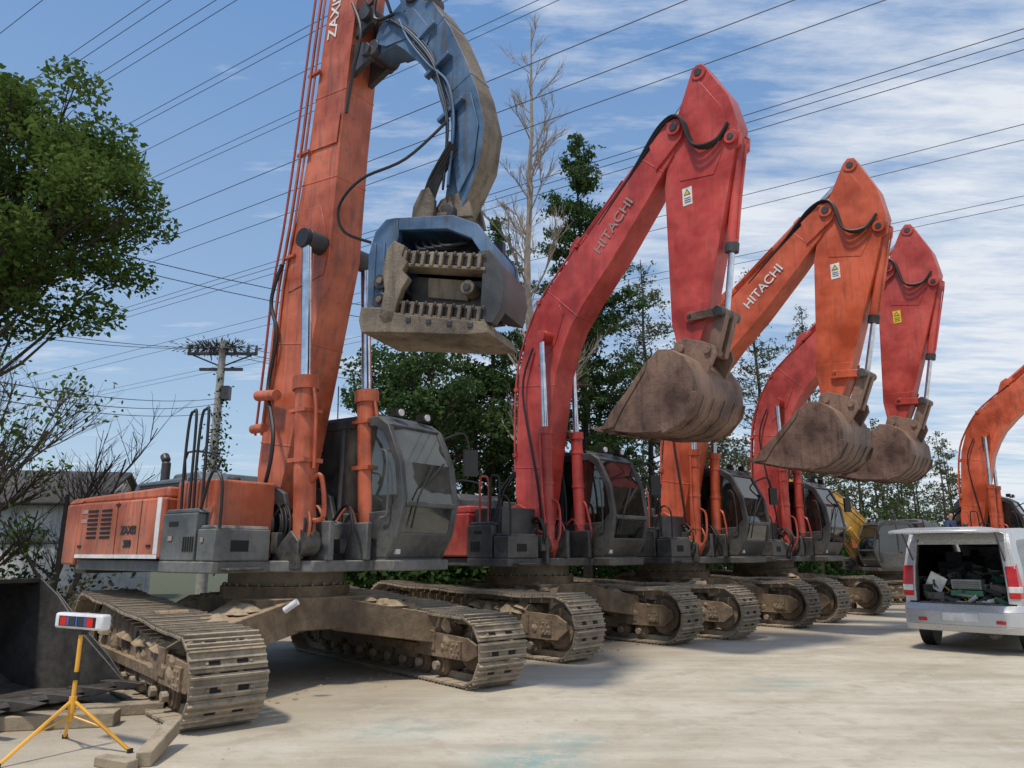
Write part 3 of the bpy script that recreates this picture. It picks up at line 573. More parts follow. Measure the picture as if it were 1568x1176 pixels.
def gripper(p):
    y=MB(); bl='paint_blue'; cs='claw_steel'
    for y0,y1 in ((-.46,-.36),(.34,.42)):
        y.prism([(-.82,-.36),(-.84,.30),(-.76,.60),(-.62,.74),(-.46,.74),(-.44,.50),(-.50,.30),(-.48,-.36)],y0,y1,bl)
        y.prism([(-.46,.74),(.25,.66),(.56,.50),(.74,.24),(.78,-.30),(.66,-.34),(.62,.12),(.48,.34),(.18,.50),(-.45,.58)],y0+.01,y1-.01,bl)
    y.bx(-.835,-.70,-.36,.34,-.34,.40,bl); y.prism([(-.83,.40),(-.76,.59),(-.62,.73),(-.46,.73),(-.46,.64),(-.60,.62),(-.70,.40)],-.36,.34,bl)
    y.prism([(-.46,.73),(.24,.65),(.54,.49),(.72,.24),(.77,-.28),(.70,-.30),(.66,.16),(.50,.40),(.20,.56),(-.46,.63)],-.35,.33,bl)
    for x in (-.76,-.64): y.bx(x,x+.03,-.478,-.46,-.3,.45,bl)
    for q in ((-.64,-.05),(-.64,-.28)): y.cyl((q[0],-.50,q[1]),(q[0],.47,q[1]),.095,'dark_panel',n=18); y.cyl((q[0],-.53,q[1]),(q[0],-.5,q[1]),.04,cs,n=12)
    y.build('yoke',p,.012)
    m=MB()
    m.cyl((.0,0,.66),(.0,0,.80),.30,cs,n=24); m.cyl((.0,0,.78),(.0,0,.86),.22,'dark_panel',n=24)
    for k in range(12): a=k*math.pi/6; m.cyl((.26*math.cos(a),.26*math.sin(a),.8),(.26*math.cos(a),.26*math.sin(a),.835),.022,'dark_panel',n=6)
    for yy in (-.2,.2): m.prism([(-.16,.78),(.40,.72),(.34,.98),(.16,1.06),(-.02,1.0)],yy-.03,yy+.03,cs)
    m.tube([(-.16,-.28,.8),(-.12,-.25,1.1),(.0,-.25,1.35),(.12,-.2,1.55)],.05,'dark_panel',smooth=4)
    m.prism([(-.34,.7),(-.05,.7),(-.04,.95),(-.12,1.12),(-.22,1.1),(-.32,.9)],-.36,-.28,cs)
    m.build('rotator_mount',p,.01)
    j=MB(); sl=-.20
    j.bx(-.48,.62,.20,.30,-.5,.55,'black_steel')
    j.prism([(-.42,.40),(.3,.36),(.5,.12),(.5,.02),(-.42,.18)],-.1,.2,'black_steel')
    j.prism([(-.34,.05),(.62,-.14),(.62,-.46),(-.34,-.26)],-.28,.20,'dark_panel')
    j.prism([(-.1,-.02),(.40,-.12),(.40,-.36),(-.1,-.26)],-.34,-.28,cs)
    j.cyl((.46,-.50,-.26),(.46,-.30,-.26),.085,cs,n=18); j.cyl((.46,-.52,-.26),(.46,-.5,-.26),.045,'dark_panel',n=14)
    for z0,t_ in ((.27,.035),(.12,.04),(-.34,.035),(-.48,.04)):
        j.prism([(-.36,z0),(.70,z0+sl),(.70,z0+sl-t_),(-.36,z0-t_)],-.56,-.30,cs)
    for i in range(9):
        x=-.29+i*.115; q=sl*(x+.36)/1.06
        for z0 in (.20,-.41):
            j.box((x,-.52,z0+q-.02),(.045,.12,.17),cs,Matrix.Rotation(R(8),3,'Y'))
            j.cyl((x+.05,-.575,z0+q+.05),(x+.05,-.55,z0+q+.05),.024,'dark_panel',n=8)
            j.box((x+.057,-.45,z0+q-.02),(.05,.16,.10),'dark_panel')
    j.prism([(-.58,-.52),(-.52,-.2),(-.56,.05),(-.50,.30),(-.42,.38),(-.28,.30),(-.32,.18),(-.24,.10),(-.30,.0),(-.22,-.10),(-.30,-.22),(-.36,-.40),(-.40,-.60),(-.52,-.62)],-.60,-.50,cs)
    j.prism([(.64,-.5),(.66,-.05),(.60,.12),(.74,.14),(.86,-.05),(.92,-.30),(.88,-.58),(.78,-.72),(.66,-.7)],-.54,-.40,'dark_panel')
    j.prism([(.64,-.5),(.66,-.05),(.74,.10),(.86,-.05),(.90,-.30),(.84,-.55)],-.40,.3,'dark_panel')
    j.prism([(-.84,-.54),(-.82,-.38),(-.56,-.42),(-.30,-.52),(.72,-.72),(.76,-.84),(.5,-.84),(-.4,-.72),(-.80,-.68)],-.60,.30,cs)
    j.prism([(-.82,-.37),(-.5,-.40),(-.5,-.46),(-.8,-.5)],-.56,.30,cs)
    for x in (-.2,.05,.3,.55): q=sl*(x+.36)/1.06; j.bx(x-.03,x+.03,-.615,-.60,-.60+q,-.54+q,'dark_panel')
    j.build('clamp_jaws',p,.008)
    h=MB()
    for i in range(5):
        h.tube([(.2,-.25-.05*i,1.6),(.02-.04*i,-.3,1.25),(-.12-.04*i,-.25,.9),(-.1-.1*i,-.15,.72)],.02,'rubber',smooth=5)
    h.tube([(.1,-.3,2.0),(-.3,-.6,1.4),(-.8,-.75,1.15),(-1.12,-.7,.88),(-1.10,-.6,.60),(-.84,-.4,.50)],.018,'rubber',smooth=6)
    for i in range(4): h.tube([(-.3+.1*i,-.3,.45),(-.2+.1*i,-.36,.34),(.0+.12*i,-.3,.36),(.1+.1*i,-.2,.42)],.02,'rubber',smooth=4)
    h.build('gripper_hoses',p)
gripper(hd)
def e1_extra(p):
    h=MB(); pm='rust_red'
    for i in range(4):
        y=-.28-.04*(i%2); o=.02-.045*i-(.04 if i==3 else 0)
        h.tube([(-.35+o,y+.05,3.0),(-.20+o,y,4.0),(-.14+o,y,5.0),(.0+o,y,5.8),(.13+o,y,6.9),(.25+o,y,8.2),(.39+o,y,9.6),(.54+o,y,11.)],.017,'paint_faded_orange' if i<2 else ('rubber' if i==2 else pm),smooth=3)
    for z in (5.4,6.9,8.1,9.5): x=.02+(z-5)*.105; h.box((x-.08,-.29,z),(.24,.05,.04),'paint_faded_orange')
    h.tube([(-.1,-.34,5.3),(-.25,-.36,4.8),(-.1,-.34,4.3),(-.2,-.34,3.6),(.2,-.5,2.9),(.1,-.5,2.3),(-.3,-.4,2.0)],.025,'rubber',smooth=6)
    h.tube([(1.0,-.3,8.9),(1.25,-.34,8.3),(1.1,-.32,7.7),(1.0,-.3,7.2)],.022,'rubber',smooth=5)
    h.tube([(1.0,-.2,9.3),(1.5,-.34,8.9),(1.5,-.33,8.4),(1.8,-.28,8.35)],.022,'rubber',smooth=5)
    h.tube([(1.1,-.2,9.1),(1.35,-.3,8.7),(1.65,-.36,8.7),(1.75,-.28,8.4)],.022,'rubber',smooth=5)
    h.tube([(1.1,-.2,9.6),(1.45,-.4,9.1),(1.9,-.4,8.7),(2.0,-.28,8.3)],.018,'paint_blue',smooth=5)
    h.tube([(2.3,-.3,9.6),(2.55,-.36,9.2),(2.5,-.34,8.7),(2.3,-.26,8.4)],.02,'rubber',smooth=5)
    h.cyl((-.35,-.42,3.05),(-.1,-.42,3.05),.06,'paint_faded_orange')
    h.cyl((-.35,-.38,3.5),(.1,-.42,3.45),.07,'paint_faded_orange')
    h.build('boom_piping',p)
    text('side_lettering','ZAXIS',.13,'black_decal',p,(-1.15,-1.486,1.75),(1,0,0),(0,0,1),.006)
    text('side_number','380',.12,'black_decal',p,(-1.15,-1.486,1.59),(1,0,0),(0,0,1),.005)
    text('boom_lettering','ZAXIS 380',.26,'white_decal',p,(.62,-.2595,9.15),(.12,0,1),(-1,0,.12),.004)
    d=MB(); d.cyl((1.3,-1.0,.90),(1.42,-.94,.99),.035,'white_plastic'); d.build('bottle_litter',p)
    s=MB()
    for x,z,w in ((-2.38,1.98,.16),(-2.38,1.86,.16),(-.2,1.62,.08),(.45,1.6,.05)): s.bx(x,x+w,-1.512 if x>-.4 else -1.486,-1.508 if x>-.4 else -1.4815,z,z+.05,'faded_decal')
    s.build('small_labels',p)
e1_extra(e1)
# ---------------------------------------------------------------- ground
def ground():
    m,nt,b=mat_base('yard_concrete'); g=nn(nt,'ShaderNodeNewGeometry'); v=g.outputs['Position']
    n1=noise(nt,v,.55,5,.62); n2=noise(nt,v,5,6,.7); n3=noise(nt,v,55,3,.8); n4=noise(nt,v,1.9,5,.7)
    mp=nn(nt,'ShaderNodeMapping'); mp.inputs['Rotation'].default_value=(0,0,R(-32)); mp.inputs['Scale'].default_value=(.22,1.7,1); nt.links.new(v,mp.inputs['Vector'])
    ns=noise(nt,mp.outputs[0],1.3,5,.65)
    c=mixc(nt,ramp(nt,n1,.32,.68),(.42,.365,.275),(.59,.535,.43))
    c=mixc(nt,math_(nt,'MULTIPLY',ramp(nt,ns,.48,.68),.45),c,(.64,.59,.49))
    c=mixc(nt,math_(nt,'MULTIPLY',ramp(nt,ns,.50,.36),.35),c,(.34,.285,.205))
    c=mixc(nt,math_(nt,'MULTIPLY',ramp(nt,n4,.55,.66),.45),c,(.36,.305,.22))
    c=mixc(nt,math_(nt,'MULTIPLY',ramp(nt,n4,.40,.33),.35),c,(.66,.62,.54))
    c=mixc(nt,math_(nt,'MULTIPLY',ramp(nt,n2,.52,.70),.45),c,(.32,.27,.195))
    c=mixc(nt,math_(nt,'MULTIPLY',ramp(nt,n3,.60,.70),.28),c,(.23,.20,.155))
    sp=nn(nt,'ShaderNodeSeparateXYZ'); nt.links.new(v,sp.inputs[0])
    u=math_(nt,'ADD',math_(nt,'MULTIPLY',sp.outputs['Y'],.78),math_(nt,'MULTIPLY',sp.outputs['X'],-.62))
    u=math_(nt,'ADD',u,math_(nt,'MULTIPLY',n1,1.1))
    for off in (3.6,5.1,7.0):
        dd=math_(nt,'ABSOLUTE',math_(nt,'SUBTRACT',u,off)); k=ramp(nt,dd,.06,.16,(1,1,1,1),(0,0,0,1)); c=mixc(nt,math_(nt,'MULTIPLY',math_(nt,'MULTIPLY',k,ramp(nt,n2,.35,.6)),.38),c,(.34,.29,.215))
    def spot(cx,cy,r0,col,amt,c):
        d=nn(nt,'ShaderNodeVectorMath',operation='DISTANCE'); nt.links.new(v,d.inputs[0]); d.inputs[1].default_value=(cx,cy,0)
        f=ramp(nt,math_(nt,'ADD',d.outputs['Value'],math_(nt,'MULTIPLY',n2,r0*.9)),r0*.6,r0*1.5,(1,1,1,1),(0,0,0,1))
        f=math_(nt,'MULTIPLY',f,ramp(nt,n2,.38,.54)); return mixc(nt,math_(nt,'MULTIPLY',f,amt),c,col)
    for q in ((.15,5.9,.6,.75),(.5,6.5,.35,.6),(-1.0,6.9,.6,.35),(3.2,9.2,.6,.4),(2.6,8.7,.3,.3)): c=spot(q[0],q[1],q[2],(.19,.36,.34),q[3],c)
    for q in ((-1.4,8.0,.8,.5),(1.3,8.6,.6,.35),(4.8,8.9,.6,.3),(-2.0,6.9,.5,.4)): c=spot(q[0],q[1],q[2],(.25,.205,.15),q[3],c)
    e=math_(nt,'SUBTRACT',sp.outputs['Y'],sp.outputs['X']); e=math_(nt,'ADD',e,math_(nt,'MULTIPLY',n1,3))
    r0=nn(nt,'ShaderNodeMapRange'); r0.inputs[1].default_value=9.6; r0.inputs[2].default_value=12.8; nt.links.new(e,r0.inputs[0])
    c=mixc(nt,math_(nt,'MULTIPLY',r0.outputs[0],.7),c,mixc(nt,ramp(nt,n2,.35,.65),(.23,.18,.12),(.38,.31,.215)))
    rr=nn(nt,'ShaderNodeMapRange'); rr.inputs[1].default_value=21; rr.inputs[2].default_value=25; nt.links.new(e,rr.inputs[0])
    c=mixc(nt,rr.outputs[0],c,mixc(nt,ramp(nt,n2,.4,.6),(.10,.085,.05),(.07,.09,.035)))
    nt.links.new(c,b.inputs['Base Color']); b.inputs['Roughness'].default_value=.92
    bp=nn(nt,'ShaderNodeBump'); bp.inputs['Strength'].default_value=.6; bp.inputs['Distance'].default_value=.03
    h=math_(nt,'ADD',n2,math_(nt,'MULTIPLY',n3,.3)); nt.links.new(h,bp.inputs['Height']); nt.links.new(bp.outputs[0],b.inputs['Normal'])
    M['yard']=m
    mb=MB(); mb.add([(-400,-100,0),(400,-100,0),(400,800,0),(-400,800,0)],[(0,1,2,3)],'yard'); mb.build('ground')
ground()
def pebbles():
    rng=random.Random(9); p=MB()
    for i in range(520):
        if i<220: y=4.5+abs(rng.gauss(0,6)); x=rng.uniform(-5,9); s=rng.choice([.004,.005,.007,.009,.013])*rng.uniform(.7,1.3); mt='stone'
        else:
            t=rng.uniform(-3.5,9); x=t+rng.gauss(0,.35)-.9; y=10.4+t*1.0+rng.gauss(0,.4); s=rng.choice([.01,.014,.02,.03])*rng.uniform(.7,1.3); mt='mud'
        vs=[]; n=6
        for zz,rr in ((-.2,1.),(.5,.9),(1,.4)):
            for k in range(n):
                a=k*math.pi*2/n+rng.uniform(-.2,.2); vs.append((x+math.cos(a)*rr*s*rng.uniform(.8,1.2),y+math.sin(a)*rr*s,zz*s*.6))
        fs=[(r*n+k,r*n+(k+1)%n,(r+1)*n+(k+1)%n,(r+1)*n+k) for r in range(2) for k in range(n)]+[tuple(range(2*n,3*n))]
        p.add(vs,fs,mt)
    p.build('gravel')
pebbles()
# ---------------------------------------------------------------- vegetation
def leaf_obj(name,C,size,mat,parent=None,aspect=.5,seed=0,flat=0.):
    rg=np.random.default_rng(seed); n=len(C)
    u=rg.normal(size=(n,3)); u[:,2]*=(1-flat); u/=np.linalg.norm(u,axis=1)[:,None]
    w=rg.normal(size=(n,3)); w-= (w*u).sum(1)[:,None]*u; w/=np.linalg.norm(w,axis=1)[:,None]
    s=(size*rg.uniform(.6,1.3,n))[:,None]
    V=np.stack([C-u*s*.5,C+w*s*aspect*.5,C+u*s*.5,C-w*s*aspect*.5],1).reshape(-1,3)
    me=bpy.data.meshes.new(name); me.vertices.add(4*n); me.vertices.foreach_set('co',V.astype(np.float32).ravel())
    me.loops.add(4*n); me.loops.foreach_set('vertex_index',np.arange(4*n,dtype=np.int32))
    me.polygons.add(n); me.polygons.foreach_set('loop_start',np.arange(0,4*n,4,dtype=np.int32)); me.polygons.foreach_set('loop_total',np.full(n,4,np.int32))
    me.update(calc_edges=True); me.validate(); me.materials.append(M[mat])
    o=bpy.data.objects.new(name,me); scene.collection.objects.link(o)
    if parent: o.parent=parent
    return o
def limb(mb,a,b,r0,r1,rng,mat,k=4,wob=.12,sag=.0):
    a=Vector(a); b=Vector(b); L=(b-a).length; pts=[]
    for i in range(k+1):
        t=i/k; p=a.lerp(b,t)+Vector((rng.uniform(-1,1),rng.uniform(-1,1),rng.uniform(-1,1)))*wob*L*(math.sin(t*math.pi))*.5
        p.z+=sag*L*math.sin(t*math.pi); pts.append(p)
    mb.tube(pts,r0,mat,n=5,r2=r1); return pts
def broadleaf(name,base,cc,rad,ncl,per,ls,mat,tr,seed,bark='bark_dark',crs=(.5,.95)):
    rng=random.Random(seed); rg=np.random.default_rng(seed); root=empty(name,base); bx,by,bz=base
    mb=MB(); c=Vector((cc[0]-bx,cc[1]-by,cc[2]-bz))
    trunk=limb(mb,(0,0,-.1),(c.x*.8,c.y*.8,c.z),tr,tr*.35,rng,bark,6,.06)
    C=[]
    for i in range(ncl):
        while True:
            q=Vector((rng.uniform(-1,1),rng.uniform(-1,1),rng.uniform(-1,1)))
            if .25<q.length<1: break
        q=q*(.55+.45*rng.random())**.3
        p=c+Vector((q.x*rad[0],q.y*rad[1],q.z*rad[2]))
        t=trunk[min(len(trunk)-1,max(2,int(len(trunk)*(.45+.4*(q.z+1)/2))))]
        pts=limb(mb,t,p,tr*.28,.012,rng,bark,4,.18,.05)
        s=rng.uniform(*crs)
        for _ in range(4):
            d=Vector((rng.gauss(0,1),rng.gauss(0,1),rng.gauss(0,.6)))*s*.6; limb(mb,pts[-2],p+d,.014,.004,rng,bark,3,.2)
        k=int(per*s*s)
        X=rg.normal(size=(k,3)); X/=np.linalg.norm(X,axis=1)[:,None]; X*= (rg.random(k)**.45)[:,None]*s; X[:,2]*=.62
        C.append(X+np.array(p))
    mb.build('trunk',root); leaf_obj('foliage',np.concatenate(C),ls,mat,root,.55,seed,.3)
    return root
def conifer(mb,base,H,Rm,rng,leafs,bark='bark_dark',z0=.18,dens=1.,tw=5,rise=.35,step=.28,tr=.16,spread=.28):
    bx,by=base; tp=limb(mb,(bx,by,-.1),(bx+rng.uniform(-.2,.2),by,H),tr,.015,rng,bark,8,.015); z=H*z0
    while z<H*.985:
        t=(z-H*z0)/(H*(1-z0)); Rr=Rm*(1-t)**.75*(.35+.65*min(1,t*5+.35))*rng.uniform(.65,1.15)
        a=rng.uniform(0,6.283); q=z/H; x=bx+(tp[-1].x-bx)*q
        e=Vector((x+math.cos(a)*Rr,by+math.sin(a)*Rr,z+Rr*rise)); limb(mb,(x,by,z),e,.012+.02*(1-t),.005,rng,bark,3,.10,-.03)
        for i in range(int(max(2,Rr*tw))):
            f=rng.uniform(.2,1); p=Vector((x,by,z)).lerp(e,f)
            d=Vector((rng.gauss(0,1),rng.gauss(0,1),rng.uniform(-.3,.6)))*spread*(.5+Rr*.25)
            if rng.random()<.6: mb.tube([p,p+d],.006,bark,n=3,r2=.003)
            for _ in range(int(7*dens+rng.random())):
                leafs.append(p+d*rng.uniform(.1,1.2)+Vector((rng.gauss(0,.07),rng.gauss(0,.07),rng.gauss(0,.07))))
        z+=step*rng.uniform(.5,1.3)*(1-.45*t)
def bare(mb,p,d,L,r,depth,rng,bark,tips,up=.25,sp=.55):
    pts=[Vector(p)]; dd=Vector(d).normalized(); k=4
    for i in range(k):
        dd=(dd+Vector((rng.gauss(0,.10),rng.gauss(0,.10),rng.gauss(0,.06)+up*.12))).normalized(); pts.append(pts[-1]+dd*L/k)
    mb.tube(pts,r,bark,n=5 if depth>1 else 3,r2=r*.5)
    if depth<=0: tips.append(pts[-1]); return
    for i in range(rng.choice([3,4,4])):
        t=rng.uniform(.35,1); s=pts[min(k,int(t*k))]
        ax=Vector((rng.gauss(0,1),rng.gauss(0,1),rng.gauss(0,.5))).normalized(); nd=(dd+ax*sp*rng.uniform(.7,1.4)).normalized()
        bare(mb,s,nd,L*rng.uniform(.5,.75),r*.55,depth-1,rng,bark,tips,up,sp)
broadleaf('camphor_tree',(-12.8,16.4,0),(-11.3,15.3,9.2),(3.5,3.0,3.3),105,700,.15,'leaf_fresh',.2,11,crs=(.4,1.0))
broadleaf('camphor_tree',(-3.3,24.5,0),(-2.5,22.5,5.5),(3.2,2.6,2.8),64,600,.16,'leaf_mid',.2,12)
def bare_tree(name,base,H,seed,bark,depth=4,lean=(0,0,1),r=.11,leaf=None,nl=4):
    rng=random.Random(seed); root=empty(name,(base[0],base[1],0)); mb=MB(); tips=[]
    bare(mb,(0,0,-.1),lean,H*.42,r,depth,rng,bark,tips,.5,.62); bare(mb,(0.1,0,0),(lean[0]+.3,lean[1],1),H*.40,r*.8,depth,rng,bark,tips,.5,.62)
    mb.build('trunk_and_branches',root)
    if leaf:
        C=np.array([[t.x+rng.gauss(0,.12),t.y+rng.gauss(0,.12),t.z+rng.gauss(0,.1)] for t in tips for _ in range(nl)]); leaf_obj('foliage',C,.12,leaf,root,.5,seed)
bare_tree('bare_tree',(-10.6,14.6),6.2,21,'bark_dark',4,(-.1,0,1),.10,'leaf_fresh',3)
bare_tree('bare_tree',(-9.4,15.6),6.6,22,'bark_dark',4,(.0,0,1),.08)
bare_tree('bare_tree',(-10.2,13.6),6.8,27,'bark_dark',5,(.02,0,1),.09,'leaf_fresh',1)
def poplar():
    rng=random.Random(31); root=empty('poplar_tree',(.35,20,0)); mb=MB(); H=17.4
    limb(mb,(0,0,-.1),(.25,0,H),.20,.02,rng,'bark_pale',14,.01); z=4
    tips=[]
    while z<H-.3:
        t=z/H; x=.25*t; a=rng.uniform(0,6.283); L=(.7+2.0*(1-t))*rng.uniform(.6,1.2)
        bare(mb,(x,0,z),(math.cos(a)*.8,math.sin(a)*.8,.9),L,.016+.035*(1-t),3 if t<.8 else 2,rng,'bark_pale',tips,.5,.4); z+=.34*rng.uniform(.6,1.4)
    mb.build('trunk_and_branches',root)
poplar()
def redwood(name,x,y,H,Rm,seed,dens=1.,mat='leaf_feather',ls=.13,**k):
    rng=random.Random(seed); root=empty(name,(x,y,0)); mb=MB(); L=[]
    conifer(mb,(0,0),H,Rm,rng,L,dens=dens,**k); mb.build('trunk_and_branches',root); leaf_obj('foliage',np.array([tuple(p) for p in L]),ls,mat,root,.45,seed)
redwood('redwood_tree',2.3,23,15.7,2.9,41,3.0,mat='leaf_mid',ls=.15,tw=10,step=.14)
redwood('redwood_tree',-.6,23.5,12.8,2.4,42,3.0,mat='leaf_mid',ls=.15,tw=10,step=.16)
redwood('redwood_tree',5.0,26,12.2,3.0,43,1.5,tw=8,step=.22,spread=.4)
redwood('redwood_tree',7.2,27.5,11.6,2.8,44,1.5,tw=8,step=.22,spread=.4)
redwood('redwood_tree',10.3,30,13.4,2.8,45,1.8,tw=7,step=.24,spread=.4)
redwood('redwood_tree',13.0,32,12.4,2.6,46,1.8,tw=7,step=.24,spread=.4)
def treeline():
    rng=random.Random(77); root=empty('distant_trees'); mb=MB(); L=[]
    for i in range(30):
        t=i/29; x=-3+36*t+rng.uniform(-.6,.6); y=28+26*t+rng.uniform(-1.5,2.5); H=rng.uniform(8.2,10.6)
        conifer(mb,(x,y),H,2.7,rng,L,dens=1.1,tw=5,step=.38,tr=.12,spread=.45)
    mb.build('trunks_and_branches',root); leaf_obj('foliage',np.array([tuple(p) for p in L]),.20,'leaf_feather',root,.5,5)
treeline()
def hedge(name,path,h,w,n,ls,mat,seed):
    rg=np.random.default_rng(seed); path=np.array(path,float); k=len(path)-1; C=[]
    for i in range(n):
        j=rg.integers(0,k); t=rg.random(); p=path[j]*(1-t)+path[j+1]*t; s=rg.uniform(.5,1.2)*w
        hh=h*rg.uniform(.45,1.05); X=rg.normal(size=(int(170*w),3))*np.array([s*.5,s*.5,hh*.28]); X[:,2]=np.abs(X[:,2]+hh*.45); X[:,0]+=p[0]+rg.normal()*w*.4; X[:,1]+=p[1]+rg.normal()*w*.4; C.append(X)
    leaf_obj(name,np.concatenate(C),ls,mat,None,.55,seed)
hedge('hedge',[(-5,21.5),(0,23.5),(10,31),(22,42),(36,56)],3.6,1.6,220,.22,'leaf_dark',3)
hedge('shrub',[(-13,15.5),(-8.3,14.2)],1.0,.8,34,.11,'leaf_dry',4)
hedge('shrub',[(-15,18),(-10,17)],1.8,1.0,14,.14,'leaf_dark',6)
# ---------------------------------------------------------------- building, pole, wires
def building():
    r=empty('farm_building',(-16.5,23,0),R(12)); w=MB(); w.bx(-4,4,-2.5,2.5,0,2.9,'wall_white'); w.build('walls',r,.01)
    f=MB(); f.add([(-4.3,-2.9,2.85),(4.3,-2.9,2.85),(4.3,0,4.0),(-4.3,0,4.0),(-4.3,2.9,2.85),(4.3,2.9,2.85)],[(0,1,2,3),(3,2,5,4)],'roof_tile'); f.add([(-4.1,-2.5,2.9),(-4.1,2.5,2.9),(-4.1,0,3.93)],[(0,1,2)],'wall_white'); f.add([(4.1,-2.5,2.9),(4.1,2.5,2.9),(4.1,0,3.93)],[(0,1,2)],'wall_white')
    o=f.build('roof',r); s=o.modifiers.new('s','SOLIDIFY'); s.thickness=.1
    g=MB()
    for x in (-2.5,0,2.4): g.bx(x-.5,x+.5,-2.56,-2.505,1.1,2.1,'van_glass'); g.bx(x-.56,x+.56,-2.58,-2.53,1.02,1.095,'wall_white')
    g.build('windows',r)
building()
bw=MB(); bw.bx(-24,-9.2,19.2,19.4,0,1.7,'wall_white'); bw.bx(-24,-9.15,19.15,19.45,1.702,1.78,'roof_tile'); bw.build('boundary_wall',None,.01)
def pole():
    r=empty('utility_pole',(-10.8,26.6,0)); p=MB(); p.cyl((0,0,-.1),(0,0,9.2),.20,'concrete_pole',r2=.12,n=18)
    p.build('shaft',r); c=MB(); c.box((0,0,8.7),(2.6,.1,.1),'dark_panel'); c.box((0,0,8.1),(1.6,.1,.1),'dark_panel')
    for x in (-1.25,-.95,-.45,.45,.95,1.25): c.cyl((x,0,8.75),(x,0,9.02),.06,'dark_panel',r2=.04)
    c.tube([(0,0,8.2),(1.1,0,8.65)],.03,'dark_panel'); c.tube([(0,0,8.2),(-1.1,0,8.65)],.03,'dark_panel'); c.box((.25,0,7.2),(.3,.3,.5),'dark_panel')
    c.build('crossarms',r)
    rg=np.random.default_rng(8); C=rg.normal(size=(900,3))*np.array([.6,.2,.12])+np.array([-.2,0,8.95]); leaf_obj('bird_nest_twigs',C,.2,'bark_dark',r,.2,8)
    C=rg.normal(size=(900,3))*np.array([.22,.2,1.3])+np.array([.1,-.1,4.2]); leaf_obj('creeper',C,.16,'leaf_dark',r,.5,8)
pole()
def wires():
    w=MB(); D=Vector((.84,-.543,0)); N=Vector((.543,.84,0))
    for o in (6.2,7.5,7.75,8.3,8.55,10,10.2,11.1,12.2,12.45,14,15.3,16.4,19.2,19.6,20.1,24,25,29.3,30.1):
        w.tube([D*s+N*o+Vector((0,0,13.5)) for s in (-110,-60,-20,10,60)],.008 if o<13 else .0115,'wire_black',n=4)
    for a,b,sg in (((-9,11.5,4.3),(-10.8,26.6,7.0),.25),((-9,11.5,4.15),(-10.8,26.6,6.8),.3),((-9.6,11.0,4.1),(-10.6,26.6,6.5),.35),
                   ((-10.8,26.6,8.9),(14,40,9.5),1.0),((-11.6,26.6,8.9),(14,41,9.7),1.1),((-9.8,26.6,8.9),(14,39,9.5),1.0),
                   ((-13,15,9.1),(4,30,11),.9),((-13,15.4,8.9),(4,31,10.8),.9),((-13,15.4,6.6),(-10.8,26.6,8.9),.2),((-13.4,15.4,6.5),(-11.6,26.6,8.9),.2)):
        a=Vector(a); b=Vector(b); w.tube([a.lerp(b,i/14)-Vector((0,0,sg*4*(i/14)*(1-i/14))) for i in range(15)],.012,'wire_black',n=4)
    w.build('overhead_wires')
wires()
